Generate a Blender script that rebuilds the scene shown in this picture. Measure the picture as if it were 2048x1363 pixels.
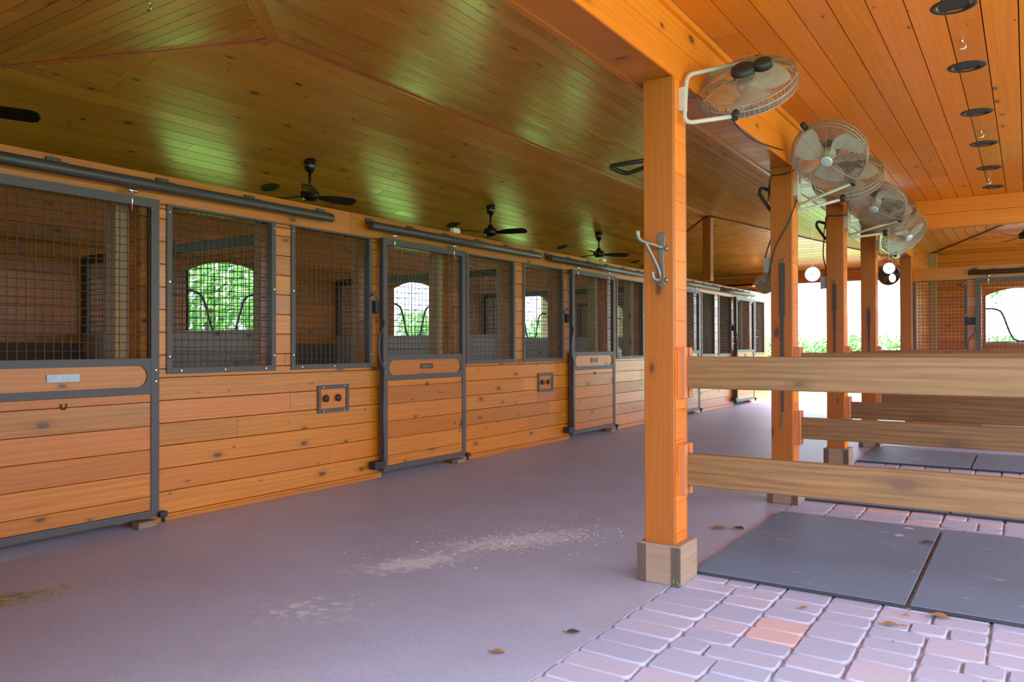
import bpy, math, random
from mathutils import Vector, Matrix
R = random.Random(7)
SC = bpy.context.scene
COL = SC.collection
for o in list(bpy.data.objects): bpy.data.objects.remove(o)

# ------------------------------------------------------------ camera
F_PX, YAW, PITCH, ROLL = 1551.7, 0.58687, 0.0074, -0.0026
fw = Vector((-math.sin(YAW)*math.cos(PITCH), math.cos(YAW)*math.cos(PITCH), math.sin(PITCH)))
rt = Vector((math.cos(YAW), math.sin(YAW), 0)); up = rt.cross(fw)
rt2 = rt*math.cos(ROLL)+up*math.sin(ROLL); up2 = -rt*math.sin(ROLL)+up*math.cos(ROLL)
cd = bpy.data.cameras.new('camera'); cam = bpy.data.objects.new('camera', cd); COL.objects.link(cam)
cd.sensor_fit = 'HORIZONTAL'; cd.sensor_width = 36.0; cd.lens = F_PX*36/2048; cd.clip_start = .05; cd.clip_end = 500
m = Matrix.Identity(4)
for i in range(3):
    m[i][0] = rt2[i]; m[i][1] = up2[i]; m[i][2] = -fw[i]
m[0][3], m[1][3], m[2][3] = 0, 0, 1.2
cam.matrix_world = m
SC.camera = cam

# ------------------------------------------------------------ light
w = bpy.data.worlds.new('sky'); SC.world = w; w.use_nodes = True
bg = w.node_tree.nodes['Background']
bg.inputs[0].default_value = (0.76, 0.88, 1.10, 1); bg.inputs[1].default_value = 4.2
sd = bpy.data.lights.new('sun', 'SUN'); sd.energy = 9.0; sd.angle = math.radians(6); sd.color = (1, .95, .86)
sun = bpy.data.objects.new('sun', sd); COL.objects.link(sun)
sun.rotation_euler = Vector((.42, .12, .9)).to_track_quat('Z', 'Y').to_euler()
vs = SC.view_settings
vs.view_transform = 'Standard'; vs.look = 'None'; vs.gamma = 1.0; vs.use_curve_mapping = False
vs.exposure = 0.58
SC.cycles.max_bounces = 10; SC.cycles.diffuse_bounces = 6; SC.cycles.glossy_bounces = 4
SC.cycles.caustics_reflective = False; SC.cycles.caustics_refractive = False

# ------------------------------------------------------------ materials
def new_mat(name):
    mt = bpy.data.materials.new(name); mt.use_nodes = True
    nt = mt.node_tree; b = nt.nodes['Principled BSDF']
    return mt, nt, b
def N(nt, t, **kw):
    n = nt.nodes.new(t)
    for k, v in kw.items(): setattr(n, k, v)
    return n
def L(nt, a, b): nt.links.new(a, b)
def math_n(nt, op, a, b=None, clamp=False):
    n = N(nt, 'ShaderNodeMath', operation=op); n.use_clamp = clamp
    for i, v in enumerate((a, b)):
        if v is None: continue
        if isinstance(v, (int, float)): n.inputs[i].default_value = v
        else: L(nt, v, n.inputs[i])
    return n.outputs[0]
def mix_c(nt, f, a, b, mode='MIX'):
    n = N(nt, 'ShaderNodeMix', data_type='RGBA', blend_type=mode)
    for i, v in ((0, f), (6, a), (7, b)):
        if isinstance(v, (int, float)): n.inputs[i].default_value = v
        elif isinstance(v, tuple): n.inputs[i].default_value = (*v, 1)
        else: L(nt, v, n.inputs[i])
    return n.outputs[2]
def ramp(nt, f, p0, p1, c0=(0, 0, 0), c1=(1, 1, 1)):
    n = N(nt, 'ShaderNodeValToRGB'); L(nt, f, n.inputs[0])
    e = n.color_ramp.elements
    e[0].position = p0; e[1].position = p1; e[0].color = (*c0, 1); e[1].color = (*c1, 1)
    return n.outputs[0]

def wood(name, light, dark, red=None, rough=.42, coat=.15, knots=.5, grain=.6, var=.35, knotcol=(.07, .025, .01), spec=.5, wave=.2, ks=(2.6, 5.4, 1), krad=.11, gs=(1.1, 26, 1)):
    mt, nt, b = new_mat(name)
    uv = N(nt, 'ShaderNodeUVMap'); uv.uv_map = 'UVMap'
    tn = N(nt, 'ShaderNodeAttribute'); tn.attribute_name = 'tint'; tint = tn.outputs['Fac']
    mp = N(nt, 'ShaderNodeMapping'); mp.inputs['Scale'].default_value = gs; L(nt, uv.outputs[0], mp.inputs[0])
    n1 = N(nt, 'ShaderNodeTexNoise'); n1.inputs['Scale'].default_value = 1; n1.inputs['Detail'].default_value = 4; n1.inputs['Roughness'].default_value = .62; n1.inputs['Distortion'].default_value = .5
    L(nt, mp.outputs[0], n1.inputs['Vector'])
    mp2 = N(nt, 'ShaderNodeMapping'); mp2.inputs['Scale'].default_value = (.55, 5.5, 1); L(nt, uv.outputs[0], mp2.inputs[0])
    wv = N(nt, 'ShaderNodeTexWave', bands_direction='Y'); wv.inputs['Scale'].default_value = 1.6; wv.inputs['Distortion'].default_value = 11; wv.inputs['Detail'].default_value = 2; wv.inputs['Detail Scale'].default_value = .7
    L(nt, mp2.outputs[0], wv.inputs['Vector'])
    g = math_n(nt, 'ADD', math_n(nt, 'MULTIPLY', n1.outputs['Fac'], 1-wave), math_n(nt, 'MULTIPLY', wv.outputs['Fac'], wave))
    gr = ramp(nt, g, .28, .72)
    base = mix_c(nt, math_n(nt, 'MULTIPLY', math_n(nt, 'SUBTRACT', 1.0, gr), grain), light, dark)
    if red:
        base = mix_c(nt, math_n(nt, 'MULTIPLY', math_n(nt, 'FRACT', math_n(nt, 'MULTIPLY', tint, 7.3)), .6), base, red)
    val = math_n(nt, 'ADD', 1 - var/2, math_n(nt, 'MULTIPLY', tint, var))
    vn = N(nt, 'ShaderNodeCombineColor'); [L(nt, val, vn.inputs[i]) for i in range(3)]
    base = mix_c(nt, 1.0, base, vn.outputs[0], 'MULTIPLY')
    if knots > 0:
        mp3 = N(nt, 'ShaderNodeMapping'); mp3.inputs['Scale'].default_value = ks; L(nt, uv.outputs[0], mp3.inputs[0])
        nz = N(nt, 'ShaderNodeTexNoise'); nz.inputs['Scale'].default_value = 6; L(nt, mp3.outputs[0], nz.inputs['Vector'])
        vo = N(nt, 'ShaderNodeTexVoronoi', voronoi_dimensions='2D'); vo.inputs['Scale'].default_value = 1
        L(nt, mp3.outputs[0], vo.inputs['Vector'])
        sp = N(nt, 'ShaderNodeSeparateColor'); L(nt, vo.outputs['Color'], sp.inputs[0])
        has = math_n(nt, 'GREATER_THAN', sp.outputs[0], 1-knots)
        rad = math_n(nt, 'ADD', .03, math_n(nt, 'MULTIPLY', math_n(nt, 'POWER', sp.outputs[1], 2.0), krad))
        d = math_n(nt, 'ADD', vo.outputs['Distance'], math_n(nt, 'MULTIPLY', math_n(nt, 'SUBTRACT', nz.outputs['Fac'], .5), .05))
        k = math_n(nt, 'DIVIDE', d, rad)
        core = math_n(nt, 'MULTIPLY', math_n(nt, 'SUBTRACT', 1.0, ramp(nt, k, .55, 1.05)), has)
        halo = math_n(nt, 'MULTIPLY', math_n(nt, 'SUBTRACT', 1.0, ramp(nt, math_n(nt, 'MULTIPLY', k, .4), .3, 1.0)), has)
        base = mix_c(nt, math_n(nt, 'MULTIPLY', halo, .45), base, tuple(c*.8 for c in dark))
        base = mix_c(nt, math_n(nt, 'MULTIPLY', core, .85), base, knotcol)
    L(nt, base, b.inputs['Base Color'])
    L(nt, math_n(nt, 'ADD', rough-.08, math_n(nt, 'MULTIPLY', math_n(nt, 'FRACT', math_n(nt, 'MULTIPLY', tint, 13.7)), .18)), b.inputs['Roughness'])
    b.inputs['Coat Weight'].default_value = coat
    L(nt, math_n(nt, 'ADD', .22, math_n(nt, 'MULTIPLY', math_n(nt, 'FRACT', math_n(nt, 'MULTIPLY', tint, 5.9)), .10)), b.inputs['Coat Roughness'])
    b.inputs['Specular IOR Level'].default_value = spec
    bp = N(nt, 'ShaderNodeBump'); bp.inputs['Strength'].default_value = .12; bp.inputs['Distance'].default_value = .004
    L(nt, gr, bp.inputs['Height']); L(nt, bp.outputs[0], b.inputs['Normal'])
    return mt
def plain(name, col, rough=.5, metal=0, var=.12, scale=14, spec=.5, bump=0):
    mt, nt, b = new_mat(name)
    tc = N(nt, 'ShaderNodeTexCoord')
    nz = N(nt, 'ShaderNodeTexNoise'); nz.inputs['Scale'].default_value = scale; nz.inputs['Detail'].default_value = 5
    L(nt, tc.outputs['Object'], nz.inputs['Vector'])
    c = mix_c(nt, nz.outputs['Fac'], tuple(max(0, x*(1-var*1.5)) for x in col), tuple(min(1, x*(1+var*1.5)) for x in col))
    L(nt, c, b.inputs['Base Color']); b.inputs['Roughness'].default_value = rough; b.inputs['Metallic'].default_value = metal
    b.inputs['Specular IOR Level'].default_value = spec
    if bump:
        bp = N(nt, 'ShaderNodeBump'); bp.inputs['Strength'].default_value = bump; bp.inputs['Distance'].default_value = .005
        L(nt, nz.outputs['Fac'], bp.inputs['Height']); L(nt, bp.outputs[0], b.inputs['Normal'])
    return mt

M = {}
M['wall'] = wood('varnished_pine_wall', (.62, .205, .007), (.31, .08, .004), (.52, .125, .005), rough=.42, coat=.35, knots=.55)
M['panel'] = wood('varnished_pine_door_panel', (.60, .195, .008), (.28, .065, .004), (.49, .115, .006), rough=.42, coat=.25, knots=.6, ks=(2.0, 4.2, 1), krad=.15)
M['ceil'] = wood('varnished_pine_ceiling', (.76, .325, .048), (.50, .18, .024), (.68, .25, .038), rough=.27, coat=.6, knots=.4, var=.3)
M['flatceil'] = wood('varnished_orange_ceiling', (.82, .215, .006), (.58, .125, .004), (.70, .155, .005), rough=.42, coat=.06, knots=.3, var=.3)
M['post'] = wood('varnished_post_wood', (.43, .12, .008), (.29, .07, .005), (.37, .095, .007), rough=.4, coat=.2, knots=.3, var=.2)
M['rail'] = wood('sealed_pine_rail', (.275, .13, .038), (.105, .04, .012), None, rough=.55, coat=0, knots=.85, grain=.85, var=.25, knotcol=(.12, .045, .02), wave=.15, ks=(1.5, 3.4, 1), krad=.12, gs=(2.2, 75, 1))
M['block'] = wood('weathered_block_wood', (.33, .22, .14), (.17, .10, .06), None, rough=.75, coat=0, knots=.2, var=.3, wave=.1)
M['blockdark'] = wood('stained_corner_wood', (.13, .08, .06), (.08, .05, .035), None, rough=.75, coat=0, knots=0, var=.3)
M['greywood'] = wood('greyed_stall_board', (.44, .40, .33), (.30, .26, .2), None, rough=.75, coat=0, knots=.3, var=.3)
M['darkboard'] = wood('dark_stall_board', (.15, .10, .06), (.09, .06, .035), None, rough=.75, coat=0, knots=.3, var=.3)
M['jamb'] = wood('pale_framing_timber', (.46, .30, .14), (.3, .18, .08), None, rough=.6, coat=0, knots=.2, var=.2)
M['trim'] = wood('red_stained_trim', (.58, .18, .06), (.42, .11, .03), None, rough=.4, coat=.2, knots=.1, var=.2)
M['steel'] = plain('bronze_powder_coated_steel', (.078, .063, .058), rough=.5, var=.1, scale=60)
M['wire'] = plain('dark_wire', (.05, .036, .028), rough=.5, var=.1)
M['track'] = plain('dark_track_steel', (.06, .05, .048), rough=.42, var=.1)
M['black'] = plain('gloss_black_enamel', (.012, .012, .013), rough=.22, var=.1)
M['blackmatte'] = plain('matte_black_plastic', (.02, .02, .02), rough=.55)
M['chrome'] = plain('bright_zinc', (.75, .75, .74), rough=.25, metal=1, var=.05)
M['pewter'] = plain('pewter_plate', (.30, .30, .33), rough=.4, metal=.6, var=.1)
M['plate'] = plain('dark_bronze_plate', (.06, .03, .018), rough=.4)
M['letter'] = plain('pale_letter_inlay', (.62, .55, .47), rough=.5)
M['letterdim'] = plain('worn_letter_inlay', (.33, .25, .2), rough=.5)
M['fanwire'] = plain('dusty_fan_wire', (.36, .27, .23), rough=.5, metal=.3, var=.2)
M['fanwhite'] = plain('dusty_white_paint', (.66, .60, .54), rough=.5, var=.15, scale=8)
M['tube'] = plain('grey_painted_tube', (.52, .46, .42), rough=.4, var=.1)
M['label'] = plain('silver_blue_label', (.6, .66, .72), rough=.35, metal=.3)
M['cable'] = plain('black_cable', (.02, .018, .016), rough=.5)
M['cord'] = plain('white_cord', (.8, .8, .76), rough=.7)
M['disc'] = plain('mirror_disc', (.6, .61, .63), rough=.25, metal=.6, var=.02)
M['rubber'] = None
M['hook'] = plain('worn_nickel', (.20, .17, .14), rough=.45, metal=.6, var=.2)
M['strap'] = plain('faded_black_webbing', (.055, .045, .045), rough=.8, var=.3)
M['leafdry'] = plain('dry_leaf', (.34, .17, .07), rough=.7, var=.3)
M['leafdark'] = plain('dark_dry_leaf', (.09, .05, .03), rough=.7, var=.3)
M['hay'] = plain('hay_straw', (.36, .28, .12), rough=.8, var=.3)
M['shaving'] = plain('pale_wood_shaving', (.58, .51, .46), rough=.8, var=.2)
M['whiteplastic'] = plain('white_plastic', (.85, .84, .82), rough=.4)
M['greyplastic'] = plain('grey_outlet_plastic', (.3, .31, .33), rough=.5)
M['bedding'] = plain('stall_bedding', (.12, .09, .065), rough=.95, var=.3, scale=6)
M['rope'] = plain('pale_leather_strap', (.42, .31, .22), rough=.7)
M['grass'] = plain('lawn_grass', (.17, .38, .06), rough=.9, var=.35, scale=1.2)
M['apron'] = plain('pale_concrete_apron', (.62, .6, .57), rough=.8)
M['bark'] = plain('tree_bark', (.12, .09, .06), rough=.9, var=.3)
M['backing'] = plain('opaque_backing', (.12, .1, .09), rough=.9)

def leaf_mat(name, c0, c1):
    mt, nt, b = new_mat(name)
    tn = N(nt, 'ShaderNodeAttribute'); tn.attribute_name = 'tint'
    L(nt, mix_c(nt, tn.outputs['Fac'], c0, c1), b.inputs['Base Color'])
    b.inputs['Roughness'].default_value = .5
    tr = N(nt, 'ShaderNodeBsdfTranslucent'); L(nt, mix_c(nt, tn.outputs['Fac'], c0, c1), tr.inputs[0])
    ms = N(nt, 'ShaderNodeMixShader'); ms.inputs[0].default_value = .4
    out = nt.nodes['Material Output']
    L(nt, b.outputs[0], ms.inputs[1]); L(nt, tr.outputs[0], ms.inputs[2]); L(nt, ms.outputs[0], out.inputs[0])
    return mt
M['leaf'] = leaf_mat('tree_leaves', (.10, .26, .07), (.32, .58, .18))
M['hedge'] = leaf_mat('hedge_leaves', (.07, .24, .04), (.26, .5, .1))

def concrete():
    mt, nt, b = new_mat('stained_concrete')
    tc = N(nt, 'ShaderNodeTexCoord'); P = tc.outputs['Object']
    n1 = N(nt, 'ShaderNodeTexNoise'); n1.inputs['Scale'].default_value = .55; n1.inputs['Detail'].default_value = 6; L(nt, P, n1.inputs['Vector'])
    n2 = N(nt, 'ShaderNodeTexNoise'); n2.inputs['Scale'].default_value = 55; n2.inputs['Detail'].default_value = 5; n2.inputs['Roughness'].default_value = .7; L(nt, P, n2.inputs['Vector'])
    n3 = N(nt, 'ShaderNodeTexNoise'); n3.inputs['Scale'].default_value = 3.2; n3.inputs['Detail'].default_value = 8; n3.inputs['Roughness'].default_value = .7; L(nt, P, n3.inputs['Vector'])
    c = mix_c(nt, ramp(nt, n1.outputs['Fac'], .3, .7), (.40, .415, .53), (.48, .515, .66))
    c = mix_c(nt, math_n(nt, 'MULTIPLY', ramp(nt, n3.outputs['Fac'], .5, .75), .3), c, (.62, .57, .62))
    c = mix_c(nt, math_n(nt, 'MULTIPLY', ramp(nt, n2.outputs['Fac'], .35, .7), .5), c, (.30, .27, .32))
    n5 = N(nt, 'ShaderNodeTexNoise'); n5.inputs['Scale'].default_value = 1.7; n5.inputs['Detail'].default_value = 9; n5.inputs['Roughness'].default_value = .72; L(nt, P, n5.inputs['Vector'])
    c = mix_c(nt, math_n(nt, 'MULTIPLY', ramp(nt, n5.outputs['Fac'], .45, .65), .35), c, (.36, .30, .34))
    # chalky worn patches: elongated area crossing the aisle
    def patch(cx, cy, ang, lx, ly):
        mp = N(nt, 'ShaderNodeMapping', vector_type='TEXTURE'); mp.inputs['Location'].default_value = (cx, cy, 0); mp.inputs['Rotation'].default_value = (0, 0, ang); mp.inputs['Scale'].default_value = (lx, ly, 1)
        L(nt, P, mp.inputs[0])
        ln = N(nt, 'ShaderNodeVectorMath', operation='LENGTH'); L(nt, mp.outputs[0], ln.inputs[0])
        return math_n(nt, 'SUBTRACT', 1.0, ramp(nt, ln.outputs['Value'], .15, 1.0))
    p = math_n(nt, 'MAXIMUM', patch(-2.62, 4.05, 1.0, .95, .32), patch(-2.85, 3.3, 1.1, .6, .25))
    p = math_n(nt, 'MAXIMUM', p, math_n(nt, 'MULTIPLY', patch(-2.75, 2.45, .6, .5, .35), .6))
    n4 = N(nt, 'ShaderNodeTexNoise'); n4.inputs['Scale'].default_value = 16; n4.inputs['Detail'].default_value = 8; n4.inputs['Roughness'].default_value = .75; L(nt, P, n4.inputs['Vector'])
    pm = ramp(nt, math_n(nt, 'ADD', n4.outputs['Fac'], math_n(nt, 'MULTIPLY', p, .3)), .66, .76)
    c = mix_c(nt, math_n(nt, 'MULTIPLY', pm, .7), c, (.80, .77, .80))
    L(nt, c, b.inputs['Base Color']); b.inputs['Roughness'].default_value = .5; b.inputs['Specular IOR Level'].default_value = .5
    bp = N(nt, 'ShaderNodeBump'); bp.inputs['Strength'].default_value = .25; bp.inputs['Distance'].default_value = .004; L(nt, n2.outputs['Fac'], bp.inputs['Height']); L(nt, bp.outputs[0], b.inputs['Normal'])
    return mt
M['concrete'] = concrete()
def paver():
    mt, nt, b = new_mat('tumbled_paver')
    tn = N(nt, 'ShaderNodeAttribute'); tn.attribute_name = 'tint'
    tc = N(nt, 'ShaderNodeTexCoord')
    n1 = N(nt, 'ShaderNodeTexNoise'); n1.inputs['Scale'].default_value = 45; n1.inputs['Detail'].default_value = 5; L(nt, tc.outputs['Object'], n1.inputs['Vector'])
    r = N(nt, 'ShaderNodeValToRGB'); L(nt, tn.outputs['Fac'], r.inputs[0]); e = r.color_ramp.elements
    e[0].position = 0; e[0].color = (.39, .40, .53, 1); e[1].position = 1; e[1].color = (.64, .41, .37, 1)
    x = e.new(.45); x.color = (.45, .43, .55, 1); x = e.new(.8); x.color = (.53, .43, .51, 1)
    c = mix_c(nt, math_n(nt, 'MULTIPLY', ramp(nt, n1.outputs['Fac'], .35, .7), .3), r.outputs[0], (.40, .33, .36))
    L(nt, c, b.inputs['Base Color']); b.inputs['Roughness'].default_value = .8
    bp = N(nt, 'ShaderNodeBump'); bp.inputs['Strength'].default_value = .4; bp.inputs['Distance'].default_value = .004; L(nt, n1.outputs['Fac'], bp.inputs['Height']); L(nt, bp.outputs[0], b.inputs['Normal'])
    return mt
M['paver'] = paver()
M['joint'] = plain('sandy_joint', (.36, .30, .31), rough=.95, var=.3, scale=30)
def rubber():
    mt, nt, b = new_mat('dusty_rubber_mat')
    tc = N(nt, 'ShaderNodeTexCoord'); P = tc.outputs['Object']
    n1 = N(nt, 'ShaderNodeTexNoise'); n1.inputs['Scale'].default_value = 1.6; n1.inputs['Detail'].default_value = 6; L(nt, P, n1.inputs['Vector'])
    n2 = N(nt, 'ShaderNodeTexNoise'); n2.inputs['Scale'].default_value = 90; L(nt, P, n2.inputs['Vector'])
    mp = N(nt, 'ShaderNodeMapping'); mp.inputs['Scale'].default_value = (5, 14, 1); mp.inputs['Rotation'].default_value = (0, 0, .2); L(nt, P, mp.inputs[0])
    n3 = N(nt, 'ShaderNodeTexNoise'); n3.inputs['Scale'].default_value = 1; n3.inputs['Detail'].default_value = 8; n3.inputs['Roughness'].default_value = .7; L(nt, mp.outputs[0], n3.inputs['Vector'])
    c = mix_c(nt, n1.outputs['Fac'], (.085, .13, .205), (.14, .195, .285))
    c = mix_c(nt, math_n(nt, 'MULTIPLY', n2.outputs['Fac'], .3), c, (.32, .34, .37))
    c = mix_c(nt, math_n(nt, 'MULTIPLY', ramp(nt, n3.outputs['Fac'], .60, .70), .5), c, (.62, .63, .68))
    vo = N(nt, 'ShaderNodeTexVoronoi', voronoi_dimensions='2D'); vo.inputs['Scale'].default_value = 3.1; L(nt, P, vo.inputs['Vector'])
    sp = N(nt, 'ShaderNodeSeparateColor'); L(nt, vo.outputs['Color'], sp.inputs[0])
    blob = math_n(nt, 'MULTIPLY', math_n(nt, 'LESS_THAN', vo.outputs['Distance'], .085), math_n(nt, 'GREATER_THAN', sp.outputs[0], .9))
    c = mix_c(nt, math_n(nt, 'MULTIPLY', blob, .7), c, (.6, .62, .68))
    L(nt, c, b.inputs['Base Color']); b.inputs['Roughness'].default_value = .6
    bp = N(nt, 'ShaderNodeBump'); bp.inputs['Strength'].default_value = .3; bp.inputs['Distance'].default_value = .003; L(nt, n2.outputs['Fac'], bp.inputs['Height']); L(nt, bp.outputs[0], b.inputs['Normal'])
    return mt
M['rubber'] = rubber()
M['rubberedge'] = plain('black_rubber_edge', (.03, .03, .035), rough=.6)

# ------------------------------------------------------------ mesh builder
class MB:
    def __init__(s): s.v = []; s.f = []; s.uv = []; s.t = []; s.mi = []; s.sm = []
    def face(s, idx, uvs=None, tint=.5, mi=0, smooth=False):
        s.f.append(tuple(idx)); s.uv.append(uvs or [(0, 0)]*len(idx)); s.t.append(tint); s.mi.append(mi); s.sm.append(smooth)
    def box(s, x0, x1, y0, y1, z0, z1, grain='y', tint=None, T=None, mi=0):
        if x1 < x0: x0, x1 = x1, x0
        if y1 < y0: y0, y1 = y1, y0
        if z1 < z0: z0, z1 = z1, z0
        t = R.random() if tint is None else tint
        ou, ov = R.random()*40, R.random()*40
        P = [Vector(p) for p in ((x0,y0,z0),(x1,y0,z0),(x1,y1,z0),(x0,y1,z0),(x0,y0,z1),(x1,y0,z1),(x1,y1,z1),(x0,y1,z1))]
        b = len(s.v)
        for p in P: s.v.append(T @ p if T else p)
        g = 'xyz'.index(grain); oth = [i for i in range(3) if i != g]
        for q, ax in (((0,3,2,1),2),((4,5,6,7),2),((0,1,5,4),1),((2,3,7,6),1),((1,2,6,5),0),((3,0,4,7),0)):
            if ax == g: a, c = oth
            else: a = g; c = [i for i in oth if i != ax][0]
            s.face([b+i for i in q], [(P[i][a]+ou, P[i][c]+ov) for i in q], t, mi)
        return s
    def prism(s, poly, h0, h1, T=None, tint=None, mi=0, g=0):
        """poly in local xy, extruded along local z; uv from xy (g=0 grain along x, 1 along y)"""
        t = R.random() if tint is None else tint
        ou, ov = R.random()*40, R.random()*40
        b = len(s.v); n = len(poly)
        for z in (h0, h1):
            for x, y in poly:
                p = Vector((x, y, z)); s.v.append(T @ p if T else p)
        U = [((x, y) if g == 0 else (y, x)) for x, y in poly]; U = [(a+ou, c+ov) for a, c in U]
        s.face([b+i for i in range(n)][::-1], U[::-1], t, mi)
        s.face([b+n+i for i in range(n)], U, t, mi)
        for i in range(n):
            j = (i+1) % n
            s.face([b+i, b+j, b+n+j, b+n+i], [U[i], U[j], (U[j][0], U[j][1]+h1-h0), (U[i][0], U[i][1]+h1-h0)], t, mi)
        return s
    def tube(s, pts, r, seg=8, closed=False, mi=0, caps=True, tint=.5):
        pts = [Vector(p) for p in pts]; n = len(pts)
        b = len(s.v); prev = None
        for i, p in enumerate(pts):
            if closed: d = pts[(i+1) % n]-pts[i-1]
            else: d = pts[min(i+1, n-1)]-pts[max(i-1, 0)]
            d.normalize()
            if prev is None:
                a = d.orthogonal().normalized()
            else:
                a = prev-d*prev.dot(d)
                a = a.normalized() if a.length > 1e-6 else d.orthogonal().normalized()
            prev = a; c = d.cross(a)
            rr = r[i] if isinstance(r, (list, tuple)) else r
            for k in range(seg):
                th = 2*math.pi*k/seg
                s.v.append(p+(a*math.cos(th)+c*math.sin(th))*rr)
        for i in range(n if closed else n-1):
            j = (i+1) % n
            for k in range(seg):
                l = (k+1) % seg
                s.face([b+i*seg+k, b+i*seg+l, b+j*seg+l, b+j*seg+k], None, tint, mi, seg > 4)
        if caps and not closed:
            s.face([b+k for k in range(seg)][::-1], None, tint, mi); s.face([b+(n-1)*seg+k for k in range(seg)], None, tint, mi)
        return s
    def lathe(s, prof, seg=20, T=None, mi=0, smooth=True):
        b = len(s.v); n = len(prof)
        for r, z in prof:
            for k in range(seg):
                th = 2*math.pi*k/seg; p = Vector((r*math.cos(th), r*math.sin(th), z)); s.v.append(T @ p if T else p)
        for i in range(n-1):
            for k in range(seg):
                l = (k+1) % seg
                s.face([b+i*seg+k, b+i*seg+l, b+(i+1)*seg+l, b+(i+1)*seg+k], None, .5, mi, smooth)
        if prof[0][0] > 1e-5: s.face([b+k for k in range(seg)][::-1], None, .5, mi)
        if prof[-1][0] > 1e-5: s.face([b+(n-1)*seg+k for k in range(seg)], None, .5, mi)
        return s
    def build(s, name, mats, parent=None, bevel=0):
        me = bpy.data.meshes.new(name)
        me.from_pydata([tuple(p) for p in s.v], [], s.f)
        ul = me.uv_layers.new(name='UVMap')
        flat = [c for u in s.uv for p in u for c in p]
        ul.data.foreach_set('uv', flat)
        at = me.attributes.new('tint', 'FLOAT', 'FACE'); at.data.foreach_set('value', s.t)
        for k in (mats if isinstance(mats, (list, tuple)) else [mats]): me.materials.append(M[k])
        me.polygons.foreach_set('material_index', s.mi); me.polygons.foreach_set('use_smooth', s.sm)
        me.update()
        o = bpy.data.objects.new(name, me); COL.objects.link(o)
        if parent:
            o.parent = parent
            o.matrix_parent_inverse = Matrix.Translation(-Vector(parent.location)) if not any(parent.rotation_euler) else parent.matrix_basis.inverted()
        if bevel:
            bm_ = o.modifiers.new('bevel', 'BEVEL'); bm_.width = bevel; bm_.segments = 1; bm_.limit_method = 'ANGLE'
        return o
def thing(name, label, cat, loc=(0, 0, 0), group=None):
    o = bpy.data.objects.new(name, None); COL.objects.link(o); o.location = loc; o.empty_display_size = .1
    o['label'] = label; o['category'] = cat
    if group: o['group'] = group
    return o
def tag(o, label, cat, group=None, kind=None):
    o['label'] = label; o['category'] = cat
    if group: o['group'] = group
    if kind: o['kind'] = kind
    return o
def struct(o): o['kind'] = 'structure'; return o

def bez(pts, n=6):
    """Catmull-Rom through pts"""
    P = [Vector(p) for p in pts]; out = []
    for i in range(len(P)-1):
        p0 = P[max(i-1, 0)]; p1 = P[i]; p2 = P[i+1]; p3 = P[min(i+2, len(P)-1)]
        for k in range(n):
            t = k/n
            out.append(.5*((2*p1)+(p2-p0)*t+(2*p0-5*p1+4*p2-p3)*t*t+(3*p1-p0-3*p2+p3)*t**3))
    out.append(P[-1]); return out
def rounded(pts, r=.04, n=5):
    P = [Vector(p) for p in pts]; out = [P[0]]
    for i in range(1, len(P)-1):
        a = (P[i-1]-P[i]); c = (P[i+1]-P[i]); rr = min(r, a.length*.45, c.length*.45)
        a = P[i]+a.normalized()*rr; c = P[i]+c.normalized()*rr
        for k in range(n+1):
            t = k/n; out.append(a*(1-t)**2+P[i]*2*t*(1-t)+c*t*t)
    out.append(P[-1]); return out

def clip_poly(poly, conv):
    """Sutherland-Hodgman, conv counter-clockwise"""
    out = poly
    for i in range(len(conv)):
        a, b = conv[i], conv[(i+1) % len(conv)]
        inp, out = out, []
        if not inp: return []
        side = lambda p: (b[0]-a[0])*(p[1]-a[1])-(b[1]-a[1])*(p[0]-a[0])
        for j in range(len(inp)):
            p, q = inp[j-1], inp[j]; sp, sq = side(p), side(q)
            if sq >= 0:
                if sp < 0: t = sp/(sp-sq); out.append((p[0]+(q[0]-p[0])*t, p[1]+(q[1]-p[1])*t))
                out.append(q)
            elif sp >= 0:
                t = sp/(sp-sq); out.append((p[0]+(q[0]-p[0])*t, p[1]+(q[1]-p[1])*t))
    return out
def plank_panel(mb, conv, T, bw=.14, gap=.004, thick=.02, lens=(2.2, 4.2), holes=(), tphase=0, ends=.002, mi=0):
    """boards along local x filling convex poly (ccw) in local xy, extruded to local +z"""
    xs = [p[0] for p in conv]; ys = [p[1] for p in conv]
    x0, x1, y0, y1 = min(xs), max(xs), min(ys), max(ys)
    k0 = math.floor((y0-tphase)/bw)
    y = k0*bw+tphase
    while y < y1:
        x = x0-R.random()*lens[1]
        while x < x1:
            ln = R.uniform(*lens); t = R.random()
            pieces = [(x+ends, x+ln-ends, y+gap/2, y+bw-gap/2)]
            for hx0, hx1, hy0, hy1 in holes:
                nxt = []
                for a, b, c, d in pieces:
                    if b <= hx0 or a >= hx1 or d <= hy0 or c >= hy1: nxt.append((a, b, c, d)); continue
                    if a < hx0: nxt.append((a, hx0, c, d))
                    if b > hx1: nxt.append((hx1, b, c, d))
                    aa, bb = max(a, hx0), min(b, hx1)
                    if c < hy0: nxt.append((aa, bb, c, hy0))
                    if d > hy1: nxt.append((aa, bb, hy1, d))
                pieces = nxt
            for a, b, c, d in pieces:
                pl = clip_poly([(a, c), (b, c), (b, d), (a, d)], conv)
                if len(pl) >= 3: mb.prism(pl, 0, thick, T, t, mi)
            x += ln
        y += bw
def frame_T(o, sx, ty):
    """4x4 with local x=sx, local y=ty, z = sx x ty"""
    sx = Vector(sx).normalized(); ty = Vector(ty); ty = (ty-sx*ty.dot(sx)).normalized(); n = sx.cross(ty)
    m = Matrix.Identity(4)
    for i in range(3): m[i][0] = sx[i]; m[i][1] = ty[i]; m[i][2] = n[i]; m[i][3] = o[i]
    return m

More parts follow.
